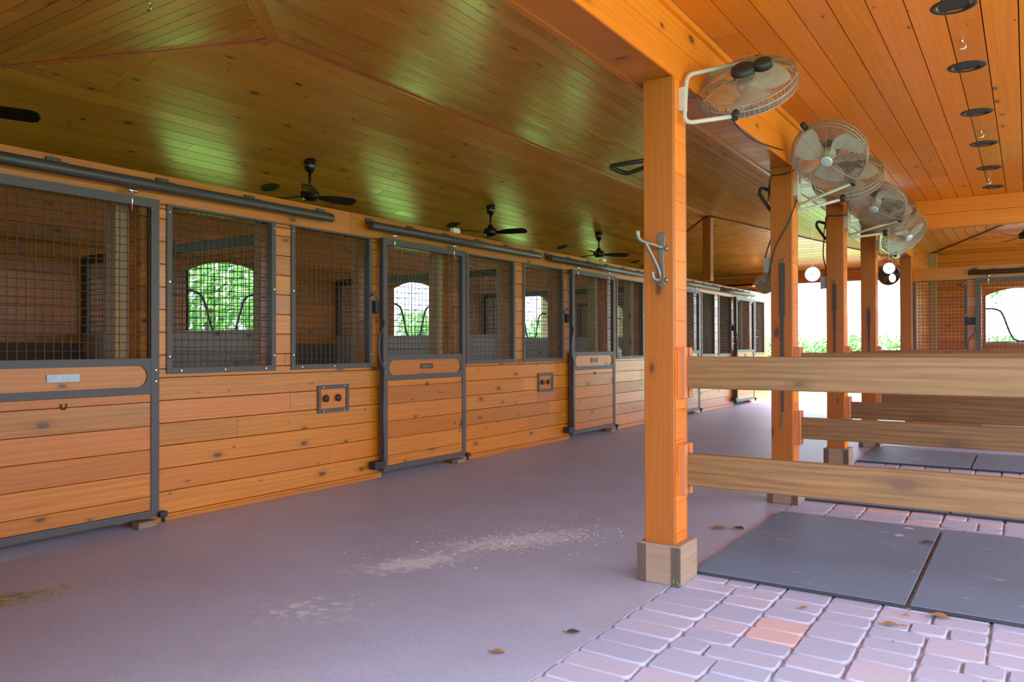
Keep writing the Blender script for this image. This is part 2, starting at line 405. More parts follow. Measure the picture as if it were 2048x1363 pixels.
# ------------------------------------------------------------ dimensions
XW, XD, XB = -4.976, -4.886, -8.0          # stall front, door plane, outer wall
PB = [.72, 4.16, 7.62, 11.10, 14.60, 17.95]  # stall boundaries along the aisle
DL = [1.80, 5.232, 8.76, 12.19, 15.52]     # left edges of the sliding doors
DW = 1.245
GR = [(.72, 1.62), (3.15, 4.088), (4.243, 5.175), (6.60, 7.54), (7.71, 8.67), (10.212, 11.17), (11.28, 12.10), (13.73, 14.46), (14.672, 15.45), (17.07, 17.80)]
GZ0, GZ1 = 1.018, 2.222
WT = 2.388
POSTY = [3.806, 6.180, 8.165, 10.06, 13.45]
PX0, PX1 = -1.651, -1.489
ZB, ZC = 2.574, 2.906
RX, RY0, RY1, RZ = -4.83, 3.957, 13.68, 3.583
EX0, EX1, EY0, EY1, EZ = -8.0, -1.66, .787, 16.85, 2.775

# ------------------------------------------------------------ floor and ground
mb = MB(); mb.box(-8.3, -1.5, -1.5, 18.3, -.12, 0)
struct(mb.build('floor', 'concrete'))
mb = MB(); mb.box(-1.5, 6, 10.28, 18.3, -.12, -.001)
struct(mb.build('floor_back', 'concrete'))
mb = MB(); mb.box(-7.98, -5.13, .74, 17.9, 0, .015)
struct(mb.build('floor_stalls', 'bedding'))
mb = MB(); mb.box(-90, 90, -90, 110, -.3, -.125)
struct(mb.build('ground', 'grass'))
mb = MB(); mb.box(-8, 4, 18.3, 19.6, -.13, -.02)
struct(mb.build('floor_apron', 'apron'))
# pavers: a random ashlar of tumbled stones laid on a sand bed
mb = MB(); mb.box(-1.5, 5.0, -2.0, 10.28, -.12, -.014, mi=1)
C = .0715
nx, ny = int(6.4/C), int(12.2/C)
occ = [[False]*ny for _ in range(nx)]
def stone(x0, x1, y0, y1):
    g = .0035; x0 += g; x1 -= g; y0 += g; y1 -= g
    j = lambda a: a+R.uniform(-.0035, .0035)
    c = R.uniform(.014, .024); t = R.random(); t = t*t*.7 if R.random() < .85 else t
    zt = R.uniform(-.0025, .002)
    pl = [(x0+c, y0), (x1-c, y0), (x1-c*.35, y0+c*.35), (x1, y0+c), (x1, y1-c), (x1-c*.35, y1-c*.35), (x1-c, y1), (x0+c, y1), (x0+c*.35, y1-c*.35), (x0, y1-c), (x0, y0+c), (x0+c*.35, y0+c*.35)]
    pl = [(j(a), j(b)) for a, b in pl]
    cx, cy = (x0+x1)/2, (y0+y1)/2; n = len(pl); b = len(mb.v)
    for k, z in ((1, -.02), (1, -.010), (.955, zt)):
        for a, d in pl:
            sx = .013/(x1-x0) if k < 1 else 0; sy = .013/(y1-y0) if k < 1 else 0
            mb.v.append(Vector((a+(cx-a)*sx, d+(cy-d)*sy, z)))
    for r_ in range(2):
        for i in range(n):
            q = (i+1) % n; mb.face([b+r_*n+i, b+r_*n+q, b+(r_+1)*n+q, b+(r_+1)*n+i], None, t, 0, r_ == 1)
    mb.face([b+2*n+i for i in range(n)], None, t, 0)
for iy in range(ny):
    for ix in range(nx):
        if occ[ix][iy]: continue
        opts = [(3, 2), (3, 2), (2, 2), (2, 2), (3, 3), (3, 2), (4, 2)] if ix else ([(3, 2), (4, 2)] if True else 0)
        R.shuffle(opts)
        for wx, wy in opts+[(2, 1), (1, 2), (1, 1)]:
            if ix+wx > nx or iy+wy > ny: continue
            if any(occ[ix+a][iy+b] for a in range(wx) for b in range(wy)): continue
            rem = 0
            while ix+wx+rem < nx and not occ[ix+wx+rem][iy] and rem < 3: rem += 1
            if rem == 1 and ix+wx+1 < nx: continue
            for a in range(wx):
                for b in range(wy): occ[ix+a][iy+b] = True
            stone(-1.5+ix*C, -1.5+(ix+wx)*C, -2+iy*C, -2+(iy+wy)*C)
            break
struct(mb.build('floor_paving', ['paver', 'joint']))

# ------------------------------------------------------------ stall front walls
def cut(iv, holes):
    out = [iv]
    for a, b in holes:
        nx_ = []
        for c, d in out:
            if b <= c or a >= d: nx_.append((c, d)); continue
            if c < a: nx_.append((c, a))
            if d > b: nx_.append((b, d))
        out = nx_
    return [o for o in out if o[1]-o[0] > .012]
def board_wall(mb, put, s0, s1, z0, z1, rh, openings, zcuts, lens=(2.4, 4.4), phase=0.0):
    """put(a,b,za,zb): adds one board; openings (s0,s1,z0,z1)"""
    edges = sorted(set([z0, z1]+[phase+k*rh for k in range(-2, 40) if z0 < phase+k*rh < z1]+[z for z in zcuts if z0 < z < z1]))
    for za, zb in zip(edges, edges[1:]):
        if zb-za < .01: continue
        zm = (za+zb)/2
        hol = [(a, b) for a, b, c, d in openings if c < zm < d]
        s = s0-R.random()*lens[1]
        while s < s1:
            e = s+R.uniform(*lens); t = R.random()
            for a, b in cut((max(s, s0), min(e, s1)), hol): put(a+.0008, b-.0008, za+.002, zb-.002, t)
            s = e
dn = [(d+.07, d+DW-.08, 0, 2.16) for d in DL]
gn = [(a+.03, b-.03, GZ0+.035, GZ1-.035) for a, b in GR]
mb = MB()
board_wall(mb, lambda a, b, c, d, t: mb.box(XW-.055, XW, a, b, c, d, 'y', t), .72, 17.95, .0, 2.2, .157, dn+gn, [GZ0+.035, 2.187, 2.16], phase=.05)
board_wall(mb, lambda a, b, c, d, t: mb.box(XW-.14, XW-.058, a, b, c, d, 'y', t), .72, 17.95, .0, 2.2, .16, dn+gn, [GZ0+.035, 2.187, 2.16])
y = .72
for e in (4.9, 8.6, 12.6, 17.95):
    mb.box(XW-.15, XW+.014, y, e-.003, 2.195, WT, 'y'); y = e
struct(mb.build('wall_left', 'wall', bevel=.0025))
# bottom sill board under the planks
mb = MB()
for a, b in cut((.72, 17.95), [(d, d+DW) for d in DL]): mb.box(XW-.05, XW+.012, a, b, 0, .032, 'y')
struct(mb.build('baseboard_left', 'wall', bevel=.003))

# stall interior walls
WC = [(PB[i]+PB[i+1])/2-.02 for i in range(5)]
ws = [(c-.53, c+.53, 1.25, 2.23) for c in WC]
def arch(c, hw=.53, zs=2.085, za=2.215, n=14):
    h = za-zs; r = (hw*hw+h*h)/(2*h); zc = za-r
    a0 = math.asin(hw/r)
    return [(c+r*math.sin(-a0+2*a0*i/n), zc+r*math.cos(-a0+2*a0*i/n)) for i in range(n+1)]
mb = MB()
TB = lambda x: frame_T((x, 0, 0), (0, 1, 0), (0, 0, 1))   # local x = world y, local y = world z, z = +x
board_wall(mb, lambda a, b, c, d, t: mb.box(XB-.03, XB, a, b, c, d, 'y', t), .72, 17.95, 1.25, 2.9, .157, ws, [1.25, 2.23], phase=.05)
for c in WC:
    ar = arch(c)
    mb.prism([(c-.53, 2.23)]+ar+[(c+.53, 2.23)], -.03, 0, TB(XB), .4)
struct(mb.build('wall_outer', 'wall', bevel=.002))
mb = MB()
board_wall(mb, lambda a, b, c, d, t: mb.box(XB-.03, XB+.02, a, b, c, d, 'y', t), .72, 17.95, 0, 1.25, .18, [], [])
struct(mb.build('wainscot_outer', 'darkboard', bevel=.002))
mb = MB()
board_wall(mb, lambda a, b, c, d, t: mb.box(XB-.16, XB-.032, a, b, c, d, 'y', t), .72, 17.95, 0, 3.2, .77, [(a, b, 1.235, 2.24) for a, b, c, d in ws], [1.235, 2.24])
struct(mb.build('wall_outer_core', 'jamb'))
# windows: sill, jambs and a black bent guard with a dip for the horse's head
def yoke(c, pos, k):
    mbw = MB()
    for s in (-1, 1): mbw.box(c+s*.53, c+s*.555, -.17, .0, 1.25, 2.10, 'z', T=pos)
    mbw.box(c-.56, c+.56, -.17, .03, 1.215, 1.25, 'x', T=pos)
    wn = struct(mbw.build(f'window_{k}', 'jamb', bevel=.003))
    g = MB()
    for s in (-1, 1):
        pts = [(c+s*.53, -.08, 1.86), (c+s*.40, -.08, 1.855), (c+s*.30, -.08, 1.80), (c+s*.24, -.08, 1.66), (c+s*.17, -.08, 1.44), (c+s*.1, -.08, 1.31), (c, -.08, 1.275)]
        g.tube([pos @ p for p in bez(pts, 5)], .016, 8)
    g.tube([pos @ Vector((c+s, -.08, 1.262)) for s in (-.53, .53)], .011, 6)
    g.build('yoke_guard', 'track', wn)
for i, c in enumerate(WC):
    yoke(c, Matrix(((0, 1, 0, XB), (1, 0, 0, 0), (0, 0, 1, 0), (0, 0, 0, 1))), i+1)
# end walls of the stall row
for nm, y0, y1 in (('wall_near_end', .58, .72), ('wall_far_end', 17.95, 18.09)):
    mb = MB(); board_wall(mb, lambda a, b, c, d, t: mb.box(a, b, y0, y1, c, d, 'x', t), XB-.16, XW, 0, 2.5 if y0 > 5 else 2.95, .157, [], [])
    struct(mb.build(nm, 'wall', bevel=.002))
mb = MB(); board_wall(mb, lambda a, b, c, d, t: mb.box(a, b, .58, .70, c, d, 'x', t), XW+.02, -1.72, 0, 2.95, .157, [], [])
struct(mb.build('wall_near_aisle', 'wall', bevel=.002))
# framing posts behind the front wall
jp = []
for d in DL: jp += [(d-.03, d+.085), (d+DW-.17, d+DW-.045)]
for i, (a, b) in enumerate(jp):
    mb = MB(); mb.box(XW-.27, XW-.145, a, b, 0, 2.34, 'z')
    k = i//2; side = ('left', 'right')[i % 2]
    tag(mb.build('door_jamb_post', 'jamb', bevel=.003), f'pale timber jamb post behind the {side} edge of the {("nearest","second","third","fourth","farthest")[k]} stall door', 'post', 'jamb posts inside the stall doorways')

# partitions between stalls
def wire_grid(mb, put, a0, a1, b0, b1, pitch, r, off=.0):
    n = max(1, round((a1-a0)/pitch)); k = max(1, round((b1-b0)/pitch))
    for i in range(n+1):
        a = a0+(a1-a0)*i/n; mb.tube([put(a, b0, off), put(a, b1, off)], r, 5, caps=False)
    for j in range(k+1):
        b = b0+(b1-b0)*j/k; mb.tube([put(a0, b, -off), put(a1, b, -off)], r, 5, caps=False)
ordn = ('first', 'second', 'third', 'farthest')
for i, yp in enumerate(PB[1:5]):
    t = thing('stall_partition', f'{ordn[i]} partition from the left, grey boards below and wire grille above, inside the stalls', 'partition', (-6.5, yp, .015), 'partitions between the stalls')
    mb = MB(); z = .03
    while z < 1.34:
        mb.box(XB+.03, XW-.16, yp-.025, yp+.025, z, min(z+.186, 1.35), 'x'); z += .19
    mb.build('board_panel', 'greywood', t, bevel=.003)
    mb = MB(); wire_grid(mb, lambda a, b, o: (a, yp+o, b), XB+.08, XW-.26, 1.36, 2.05, .0515, .0031, .0031)
    mb.build('wire_mesh', 'wire', t)
    mb = MB(); mb.box(XB+.03, XW-.16, yp-.03, yp+.03, 2.05, 2.13, 'x'); mb.box(XB+.03, XB+.09, yp-.03, yp+.03, 1.35, 2.05, 'z')
    mb.build('grille_frame', 'track', t, bevel=.003)
    mb = MB(); mb.box(XW-.27, XW-.145, yp-.07, yp+.07, .0, 2.34, 'z'); mb.build('end_post', 'jamb', t, bevel=.003)

# ------------------------------------------------------------ grille windows in the stall front
def grille(y0, y1, label, put=None, depth=(XW-.03, XW+.014), axis='y'):
    """put maps (along, z, out) to world"""
    t = thing('wire_grille_window', label, 'grille', put((y0+y1)/2, GZ0, 0), 'wire grilles in the stall fronts')
    def bx(mb, a0, a1, z0, z1, d0, d1, g):
        p = put(a0, z0, d0); q = put(a1, z1, d1); mb.box(p[0], q[0], p[1], q[1], p[2], q[2], g)
    mb = MB(); w_ = .042
    bx(mb, y0, y0+w_, GZ0, GZ1, -.05, .012, 'z'); bx(mb, y1-w_, y1, GZ0, GZ1, -.05, .012, 'z')
    bx(mb, y0+w_, y1-w_, GZ0, GZ0+w_, -.05, .012, axis); bx(mb, y0+w_, y1-w_, GZ1-w_, GZ1, -.05, .012, axis)
    mb.build('frame', 'steel', t, bevel=.002)
    mb = MB(); wire_grid(mb, lambda a, b, o: put(a, b, o-.02), y0+.03, y1-.03, GZ0+.03, GZ1-.03, .052, .0033, .0033)
    mb.build('wire_mesh', 'wire', t)
    for a, z in [(y0+.02, GZ0+.12), (y0+.02, GZ0+.64), (y0+.02, GZ1-.08), (y1-.02, GZ0+.12), (y1-.02, GZ0+.64), (y1-.02, GZ1-.08), (y0+.11, GZ0+.02), ((y0+y1)/2, GZ0+.02), (y1-.1, GZ0+.02)]:
        mb = MB(); p = put(a, z, .012); q = put(a, z, .017); mb.tube([p, q], .0055, 8); mb.build('screw', 'chrome', t)
    return t
PL = lambda a, z, o: (XW+o, a, z)
gl = ['', 'wide wire grille just right of the big left door, arched green window seen through it',
      'wire grille left of the second door, dark planks behind', 'wire grille touching the right edge of the second stall door',
      'wire grille left of the third door with half an arched window behind', 'wire grille right of the third door, cut off by the front post',
      '', 'wire grille right of the fourth door, window glimpse behind', 'wire grille left of the farthest left-wall door', 'last narrow wire grille at the far end of the left wall']
for i, (a, b) in enumerate(GR):
    if gl[i]: grille(a, b, gl[i], PL)

# ------------------------------------------------------------ sliding doors
def lettering(txt, size, mat, parent, mtx):
    cu = bpy.data.curves.new('lettering', 'FONT'); cu.body = txt; cu.size = size; cu.align_x = 'CENTER'; cu.align_y = 'CENTER'; cu.extrude = .0012
    ob = bpy.data.objects.new('tmp', cu); COL.objects.link(ob)
    dg = bpy.context.evaluated_depsgraph_get(); me = bpy.data.meshes.new_from_object(ob.evaluated_get(dg))
    bpy.data.objects.remove(ob); me.name = 'lettering'; me.materials.clear(); me.materials.append(M[mat])
    me.transform(mtx)
    o = bpy.data.objects.new('lettering', me); COL.objects.link(o); o.parent = parent
    return o
def sliding_door(a0, label, put, name, lmat, plate, T_text, latch=True, cat='door', axis='y', group='sliding stall doors'):
    a1 = a0+DW; zb, zt = .067, 2.199
    t = thing('sliding_stall_door', label, cat, put((a0+a1)/2, zb, 0), group)
    def bx(mb, a, b, z0, z1, d0, d1, g, **k):
        p = put(a, z0, d0); q = put(b, z1, d1); mb.box(p[0], q[0], p[1], q[1], p[2], q[2], g, **k)
    f = .058
    mb = MB()
    bx(mb, a0, a0+f, zb, zt, -.05, 0, 'z'); bx(mb, a1-f, a1, zb, zt, -.05, 0, 'z')
    bx(mb, a0+f, a1-f, zt-f, zt, -.05, 0, axis); bx(mb, a0+f, a1-f, zb, zb+.045, -.05, 0, axis)
    # mid plate with a pill-shaped cut-out
    zm0, zm1 = .893, 1.128
    r = .07; c0, c1, zc = a0+.082+r, a1-.082-r, 1.01
    outer = [(a0+f, zm0), (a1-f, zm0), (a1-f, zm1), (a0+f, zm1)]
    n = 12
    right = [(c1+r*math.sin(math.pi*i/n), zc-r*math.cos(math.pi*i/n)) for i in range(n+1)]
    left = [(c0-r*math.sin(math.pi*i/n), zc+r*math.cos(math.pi*i/n)) for i in range(n+1)]
    def pr(poly, h0, h1, **k):
        O = Vector(put(0, 0, 0)); X = Vector(put(1, 0, 0))-O; Zv = Vector(put(0, 1, 0))-O; D = Vector(put(0, 0, 1))-O
        T = Matrix.Identity(4)
        for i in range(3): T[i][0] = X[i]; T[i][1] = Zv[i]; T[i][2] = D[i]; T[i][3] = O[i]
        mb.prism(poly, h0, h1, T, **k)
    mid = (a0+a1)/2
    pr([(a0+f, zm0), (mid, zm0)]+[(mid, zc-r)]+[left[n]]+left[::-1][1:]+[(mid, zc+r), (mid, zm1), (a0+f, zm1)], -.045, -.002)
    pr([(mid, zm0), (a1-f, zm0), (a1-f, zm1), (mid, zm1), (mid, zc+r)]+right[::-1]+[(mid, zc-r)], -.045, -.002)
    mb.build('frame', 'steel', t)
    mb = MB(); bx(mb, a0+f, a1-f, .92, 1.10, -.03, -.012, axis); mb.build('name_board', 'panel', t)
    mb = MB(); z = .112
    edges = [.112, .204, .362, .518, .675, .835, .893]
    for za, zz in zip(edges, edges[1:]): bx(mb, a0+f-.002, a1-f+.002, za+.0015, zz-.0015, -.036, -.008, axis)
    mb.build('plank_panel', 'panel', t, bevel=.002)
    mb = MB(); wire_grid(mb, lambda a, b, o: put(a, b, o-.025), a0+f, a1-f, zm1, zt-f, .052, .0033, .0033); mb.build('wire_mesh', 'wire', t)
    for a in (a0+.025, a1-.025):
        for z in (.975, 1.05):
            mb = MB(); mb.tube([put(a, z, -.001), put(a, z, .004)], .0055, 8); mb.build('screw', 'chrome', t)
    # name plate
    if name is not None:
        pw, ph = plate
        mb = MB(); bx(mb, mid-pw/2, mid+pw/2, 1.015-ph/2, 1.015+ph/2, -.012, -.006, axis)
        p = mb.build('name_plate', lmat[0], t, bevel=.001); p['label'] = 'small dark metal name plate'
        lettering(name, lmat[2], lmat[1], p, T_text(mid, 1.014, -.0065))
    # little horseshoe ring below the name board
    mb = MB(); mb.tube([put(mid+.017*math.cos(th), .845+.02*math.sin(th), .0) for th in [math.pi*(.75+1.5*i/10) for i in range(11)]], .004, 6)
    mb.build('ring_hook', 'blackmatte', t)
    # hangers
    for a in (a0+.16, a1-.19):
        mb = MB(); mb.tube([put(a, 2.10, -.004), put(a, 2.248, -.004)], .006, 8); mb.tube([put(a-.028, 2.232, -.004), put(a+.028, 2.232, -.004)], .012, 8)
        mb.build('hanger_bolt', 'chrome', t)
    # stay roller at the lower right corner
    mb = MB(); bx(mb, a1-.01, a1+.045, .06, .095, -.03, .03, axis); mb.tube([put(a1+.03, .02, .0), put(a1+.03, .07, .0)], .014, 8); mb.build('floor_guide', 'blackmatte', t, bevel=.002)
    # pull handle: bowed rod on the left stile
    mb = MB(); mb.tube(bez([put(a0-.006, 1.46, .0), put(a0-.01, 1.40, .02), put(a0-.09, 1.28, .035), put(a0-.085, 1.1, .035), put(a0-.01, 1.0, .02), put(a0-.006, .92, .0)], 5), .009, 8)
    mb.tube([put(a0-.006, .95, .006), put(a0-.006, .12, .006)], .008, 6)
    mb.build('pull_handle', 'track', t)
    mb = MB(); bx(mb, a0-.125, a0+.01, .10, .17, -.06, .02, axis); mb.build('bottom_stop', 'blackmatte', t, bevel=.003)
    return t
def T_left(a, z, o):
    m_ = Matrix.Identity(4)   # text x -> +y, text y -> +z, normal +x
    m_[0][0], m_[1][0], m_[2][0] = 0, 1, 0; m_[0][1], m_[1][1], m_[2][1] = 0, 0, 1; m_[0][2], m_[1][2], m_[2][2] = 1, 0, 0
    m_[0][3], m_[1][3], m_[2][3] = XD+o, a, z
    return m_
PD = lambda a, z, o: (XD+o, a, z)
dl = ['large sliding stall door cut by the left photo edge, pewter name plate on its board',
      'second sliding stall door from the left, pine panel and small dark name plate',
      'third sliding stall door from the left, bluish sheen on its steel frame, behind the front post',
      'fourth sliding stall door, mostly hidden behind the front post and upper rail',
      'farthest sliding stall door on the left wall, pale in the daylight of the open end']
dname = [('CICI', ('pewter', 'letter', .036), (.195, .05)), ('DIMALO', ('plate', 'letterdim', .032), (.19, .05)), ('VITO', ('plate', 'letterdim', .03), (.19, .06)), ('', None, None), ('LEO', ('plate', 'letterdim', .03), (.17, .06))]
for i, a in enumerate(DL):
    nm, lm, pl = dname[i]
    sliding_door(a, dl[i], PD, nm if lm else None, lm, pl, T_left)
    # latch on the wall left of the door
    t = thing('door_latch', f'dark steel door latch on the wall left of the {("nearest","second","third","fourth","farthest")[i]} stall door', 'latch', (XW, a-.07, 1.5), 'latches beside the stall doors')
    if i == 0 or i == 3: bpy.data.objects.remove(t); continue
    mb = MB(); mb.box(XW, XW+.05, a-.056, a-.008, 1.51, 1.62, 'y'); mb.build('strike_plate', 'blackmatte', t, bevel=.004)
    mb = MB(); mb.tube(bez([(XW+.03, a-.12, 1.635), (XW+.05, a-.085, 1.65), (XW+.05, a-.06, 1.69), (XW+.04, a-.03, 1.65)], 4), .011, 8); mb.build('lever', 'hook', t)
# overhead tracks
tr = [(.9, 4.6), (5.064, 7.945), (8.18, 11.03), (11.6, 14.42), (14.47, 16.7)]
tl = ['long dark overhead door track at the left, running out of the photo', 'dark overhead track above the second stall door', 'dark overhead track above the third stall door, ending behind the front post',
      'overhead track above the fourth stall door, right of the front post', 'farthest overhead track on the left wall, washed pale by daylight']
for i, (a, b) in enumerate(tr):
    t = thing('door_track', tl[i], 'door track', (XW+.1, (a+b)/2, 2.29), 'overhead door tracks')
    mb = MB(); x, z = XW+.095, 2.288
    sec = [(.038*math.cos(th), .036*math.sin(th)) for th in [2*math.pi*(k+.5)/12 for k in range(12)]]
    mb.tube([(x, a, z), (x, b, z)], .037, 14); mb.build('tube_rail', 'track', t)
    n = 6
    for k in range(n):
        yy = a+.06+(b-a-.12)*k/(n-1)
        mb = MB(); mb.box(XW+.014, x+.012, yy-.045, yy+.045, z+.028, z+.040, 'y'); mb.box(XW+.014, XW+.03, yy-.045, yy+.045, z+.03, z+.075, 'y')
        br = mb.build('bracket', 'track', t, bevel=.002)
        mb = MB(); mb.tube([(XW+.03, yy, z+.058), (XW+.036, yy, z+.058)], .007, 8); mb.build('bolt', 'hook', br)
# recessed boxes with two knobs
for i, (a, lab) in enumerate(((4.522, 'steel framed recessed box with two black knobs below the grille left of the second door'), (8.042, 'steel framed recessed box with two black knobs left of the third door'))):
    t = thing('recessed_knob_box', lab, 'utility box', (XW, a+.18, .76), 'recessed knob boxes')
    mb = MB(); z0, z1, b = .645, .877, a+.358; f = .032
    mb.box(XW, XW+.016, a, a+f, z0, z1); mb.box(XW, XW+.016, b-f, b, z0, z1); mb.box(XW, XW+.016, a+f, b-f, z0, z0+f); mb.box(XW, XW+.016, a+f, b-f, z1-f, z1)
    mb.build('frame', 'steel', t, bevel=.002)
    mb = MB(); mb.box(XW, XW+.004, a+f, b-f, z0+f, z1-f); mb.build('back_board', 'panel', t)
    for yy in (a+.085, a+.225):
        mb = MB(); T = Matrix.Translation((XW+.004, yy, .765)) @ Matrix.Rotation(math.pi/2, 4, 'Y')
        mb.lathe([(.012, 0), (.012, .01), (.03, .012), (.032, .022), (.024, .03), (.0, .031)], 14, T); mb.build('knob', 'blackmatte', t)
    for yy, zz in ((a+.06, z1-.014), (b-.06, z1-.014), (a+.06, z0+.014), (b-.06, z0+.014)):
        mb = MB(); mb.tube([(XW+.016, yy, zz), (XW+.02, yy, zz)], .005, 8); mb.build('screw', 'chrome', t)

# ------------------------------------------------------------ aisle hip ceiling
A = Vector((RX, RY0, RZ)); B = Vector((RX, RY1, RZ))
c00 = Vector((EX0, EY0, EZ)); c10 = Vector((EX1, EY0, EZ)); c01 = Vector((EX0, EY1, EZ)); c11 = Vector((EX1, EY1, EZ))
CANS = [(-7.10, 5.76), (-7.08, 9.08), (-7.06, 12.27), (-7.02, 15.36)]
def slope(name, pts, sdir, holesw=(), bw=.14):
    """pts world, boards along sdir; board faces look down"""
    o = pts[0]; n = (pts[1]-pts[0]).cross(pts[2]-pts[0]).normalized()
    if n.z < 0: n = -n
    sx = Vector(sdir); ty = n.cross(sx)
    T = frame_T(o, sx, ty); Ti = T.inverted()
    poly = [((Ti @ p).x, (Ti @ p).y) for p in pts]
    ar = sum(poly[i-1][0]*poly[i][1]-poly[i][0]*poly[i-1][1] for i in range(len(poly)))
    if ar < 0: poly = poly[::-1]
    hl = []
    for wp in holesw:
        q = Ti @ Vector(wp); hl.append((q.x-.07, q.x+.07, q.y-.07, q.y+.07))
    mb = MB(); plank_panel(mb, poly, T, bw=bw, gap=.008, thick=.018, holes=hl)
    ob = struct(mb.build(name, 'ceil', bevel=0))
    mb = MB(); mb.prism(poly, .16, .24, T)  # unseen slab above the boards, added to block light
    struct(mb.build(name.replace('ceiling', 'backing'), 'backing'))
    return T
zl = lambda x: RZ-(RZ-EZ)/(EX1-RX)*abs(x-RX)
TLs = slope('ceiling_left', [A, c00, c01, B], (0, 1, 0), [(x, y, zl(x)) for x, y in CANS])
slope('ceiling_right', [A, B, c11, c10], (0, 1, 0))
slope('ceiling_near', [A, c10, c00], (1, 0, 0))
slope('ceiling_far', [B, c01, c11], (1, 0, 0))
# ridge board and hip trims, hung just under the boards
def strip(mb, p, q, wdt, th, nrm, off=0.):
    d = (q-p); ln = d.length; T = frame_T(p, d, nrm.cross(d)); T2 = T
    mb.box(0, ln, -wdt/2+off, wdt/2+off, -th, 0, 'x', T=T2)
nL = Vector((-(RZ-EZ), 0, (RX-EX0))).normalized()
mb = MB(); strip(mb, A+Vector((-.06, 0, -.018)), B+Vector((-.06, 0, -.018)), .11, .012, Vector((-.24, 0, 1)).normalized()); struct(mb.build('trim_1', 'ceil', bevel=.002))
mb = MB(); strip(mb, A+Vector((.012, 0, -.008)), B+Vector((.012, 0, -.008)), .016, .012, Vector((0, 0, 1))); struct(mb.build('trim_2', 'trim'))
for k, (p, q, m_) in enumerate(((A, c10, 'ceil'), (A, c00, 'trim'), (B, c11, 'blockdark'), (B, c01, 'blockdark'))):
    mb = MB(); strip(mb, p+Vector((0, 0, -.006)), q+Vector((0, 0, -.006)), .10 if k == 0 else .022, .014, Vector((0, 0, 1))); struct(mb.build(f'trim_{3+k}', m_))
# far header above the open end and a cover added to stop light leaking into the last stall
mb = MB()
board_wall(mb, lambda a, b, c, d, t: mb.box(a, b, EY1, EY1+.1, c, d, 'x', t), XB-.1, -1.66, 2.51, 2.95, .15, [], [])
struct(mb.build('wall_far_header', 'wall', bevel=.002))
mb = MB(); mb.box(XB-.16, XW+.02, EY1, 18.3, 2.5, 2.56); struct(mb.build('leak_cover', 'ceil'))
# aisle beam
mb = MB()
y = EY0
while y < 13.5:
    e = min(y+.148, 13.5); mb.box(-1.70, -1.49, y+.0015, e-.0015, ZB, ZB+.02, 'x'); y = e
struct(mb.build('trim_7', 'post', bevel=.0015))
mb = MB()
for z0, z1 in ((ZB-.006, 2.735), (2.738, 2.885)):
    y = EY0
    for e in (4.33, 8.2, 10.9, 13.5): mb.box(-1.497, -1.483, y, e-.002, z0, z1, 'y', .75 if z0 < 2.7 else .85); y = e
mb.box(-1.49, -1.455, EY0, 10.3, 2.872, ZC, 'y', .7)
struct(mb.build('trim_8', 'flatceil', bevel=.0015))
mb = MB(); mb.box(-1.725, -1.695, EY0, 13.5, ZB-.006, 2.83, 'y', .9); struct(mb.build('trim_9', 'post'))
mb = MB(); mb.box(-1.69, -1.50, EY0, 13.5, ZB+.022, 2.95); struct(mb.build('trim_10', 'backing'))
# flat ceiling over the wash bays
LX = -.3
LY = [4.4358+.03, 5.4835, 6.6, 7.659, 8.735, 9.80]
mb = MB(); T = frame_T((0, 0, ZC), (0, 1, 0), (-1, 0, 0))
plank_panel(mb, [(EY0, -3.4), (10.3, -3.4), (10.3, 1.49), (EY0, 1.49)], T, bw=.158, gap=.006, thick=.018, holes=[(y-.07, y+.07, -LX-.07, -LX+.07) for y in LY], tphase=.03)
struct(mb.build('ceiling', 'flatceil', bevel=0))
mb = MB(); mb.box(-1.5, 3.5, EY0-.1, 10.4, ZC+.16, ZC+.3); struct(mb.build('backing_flat', 'backing'))  # unseen slab over the flat boards, added to keep daylight out
# crossbeam
mb = MB()
for z0, z1, t in ((ZB, 2.738, .7), (2.741, ZC, .8)): mb.box(-1.49, 3.4, 10.3, 10.32, z0, z1, 'x', t)
mb.box(-1.49, 3.4, 10.32, 10.5, ZB+.005, ZC+.1, 'x', .5)
struct(mb.build('trim_11', 'flatceil', bevel=.002))

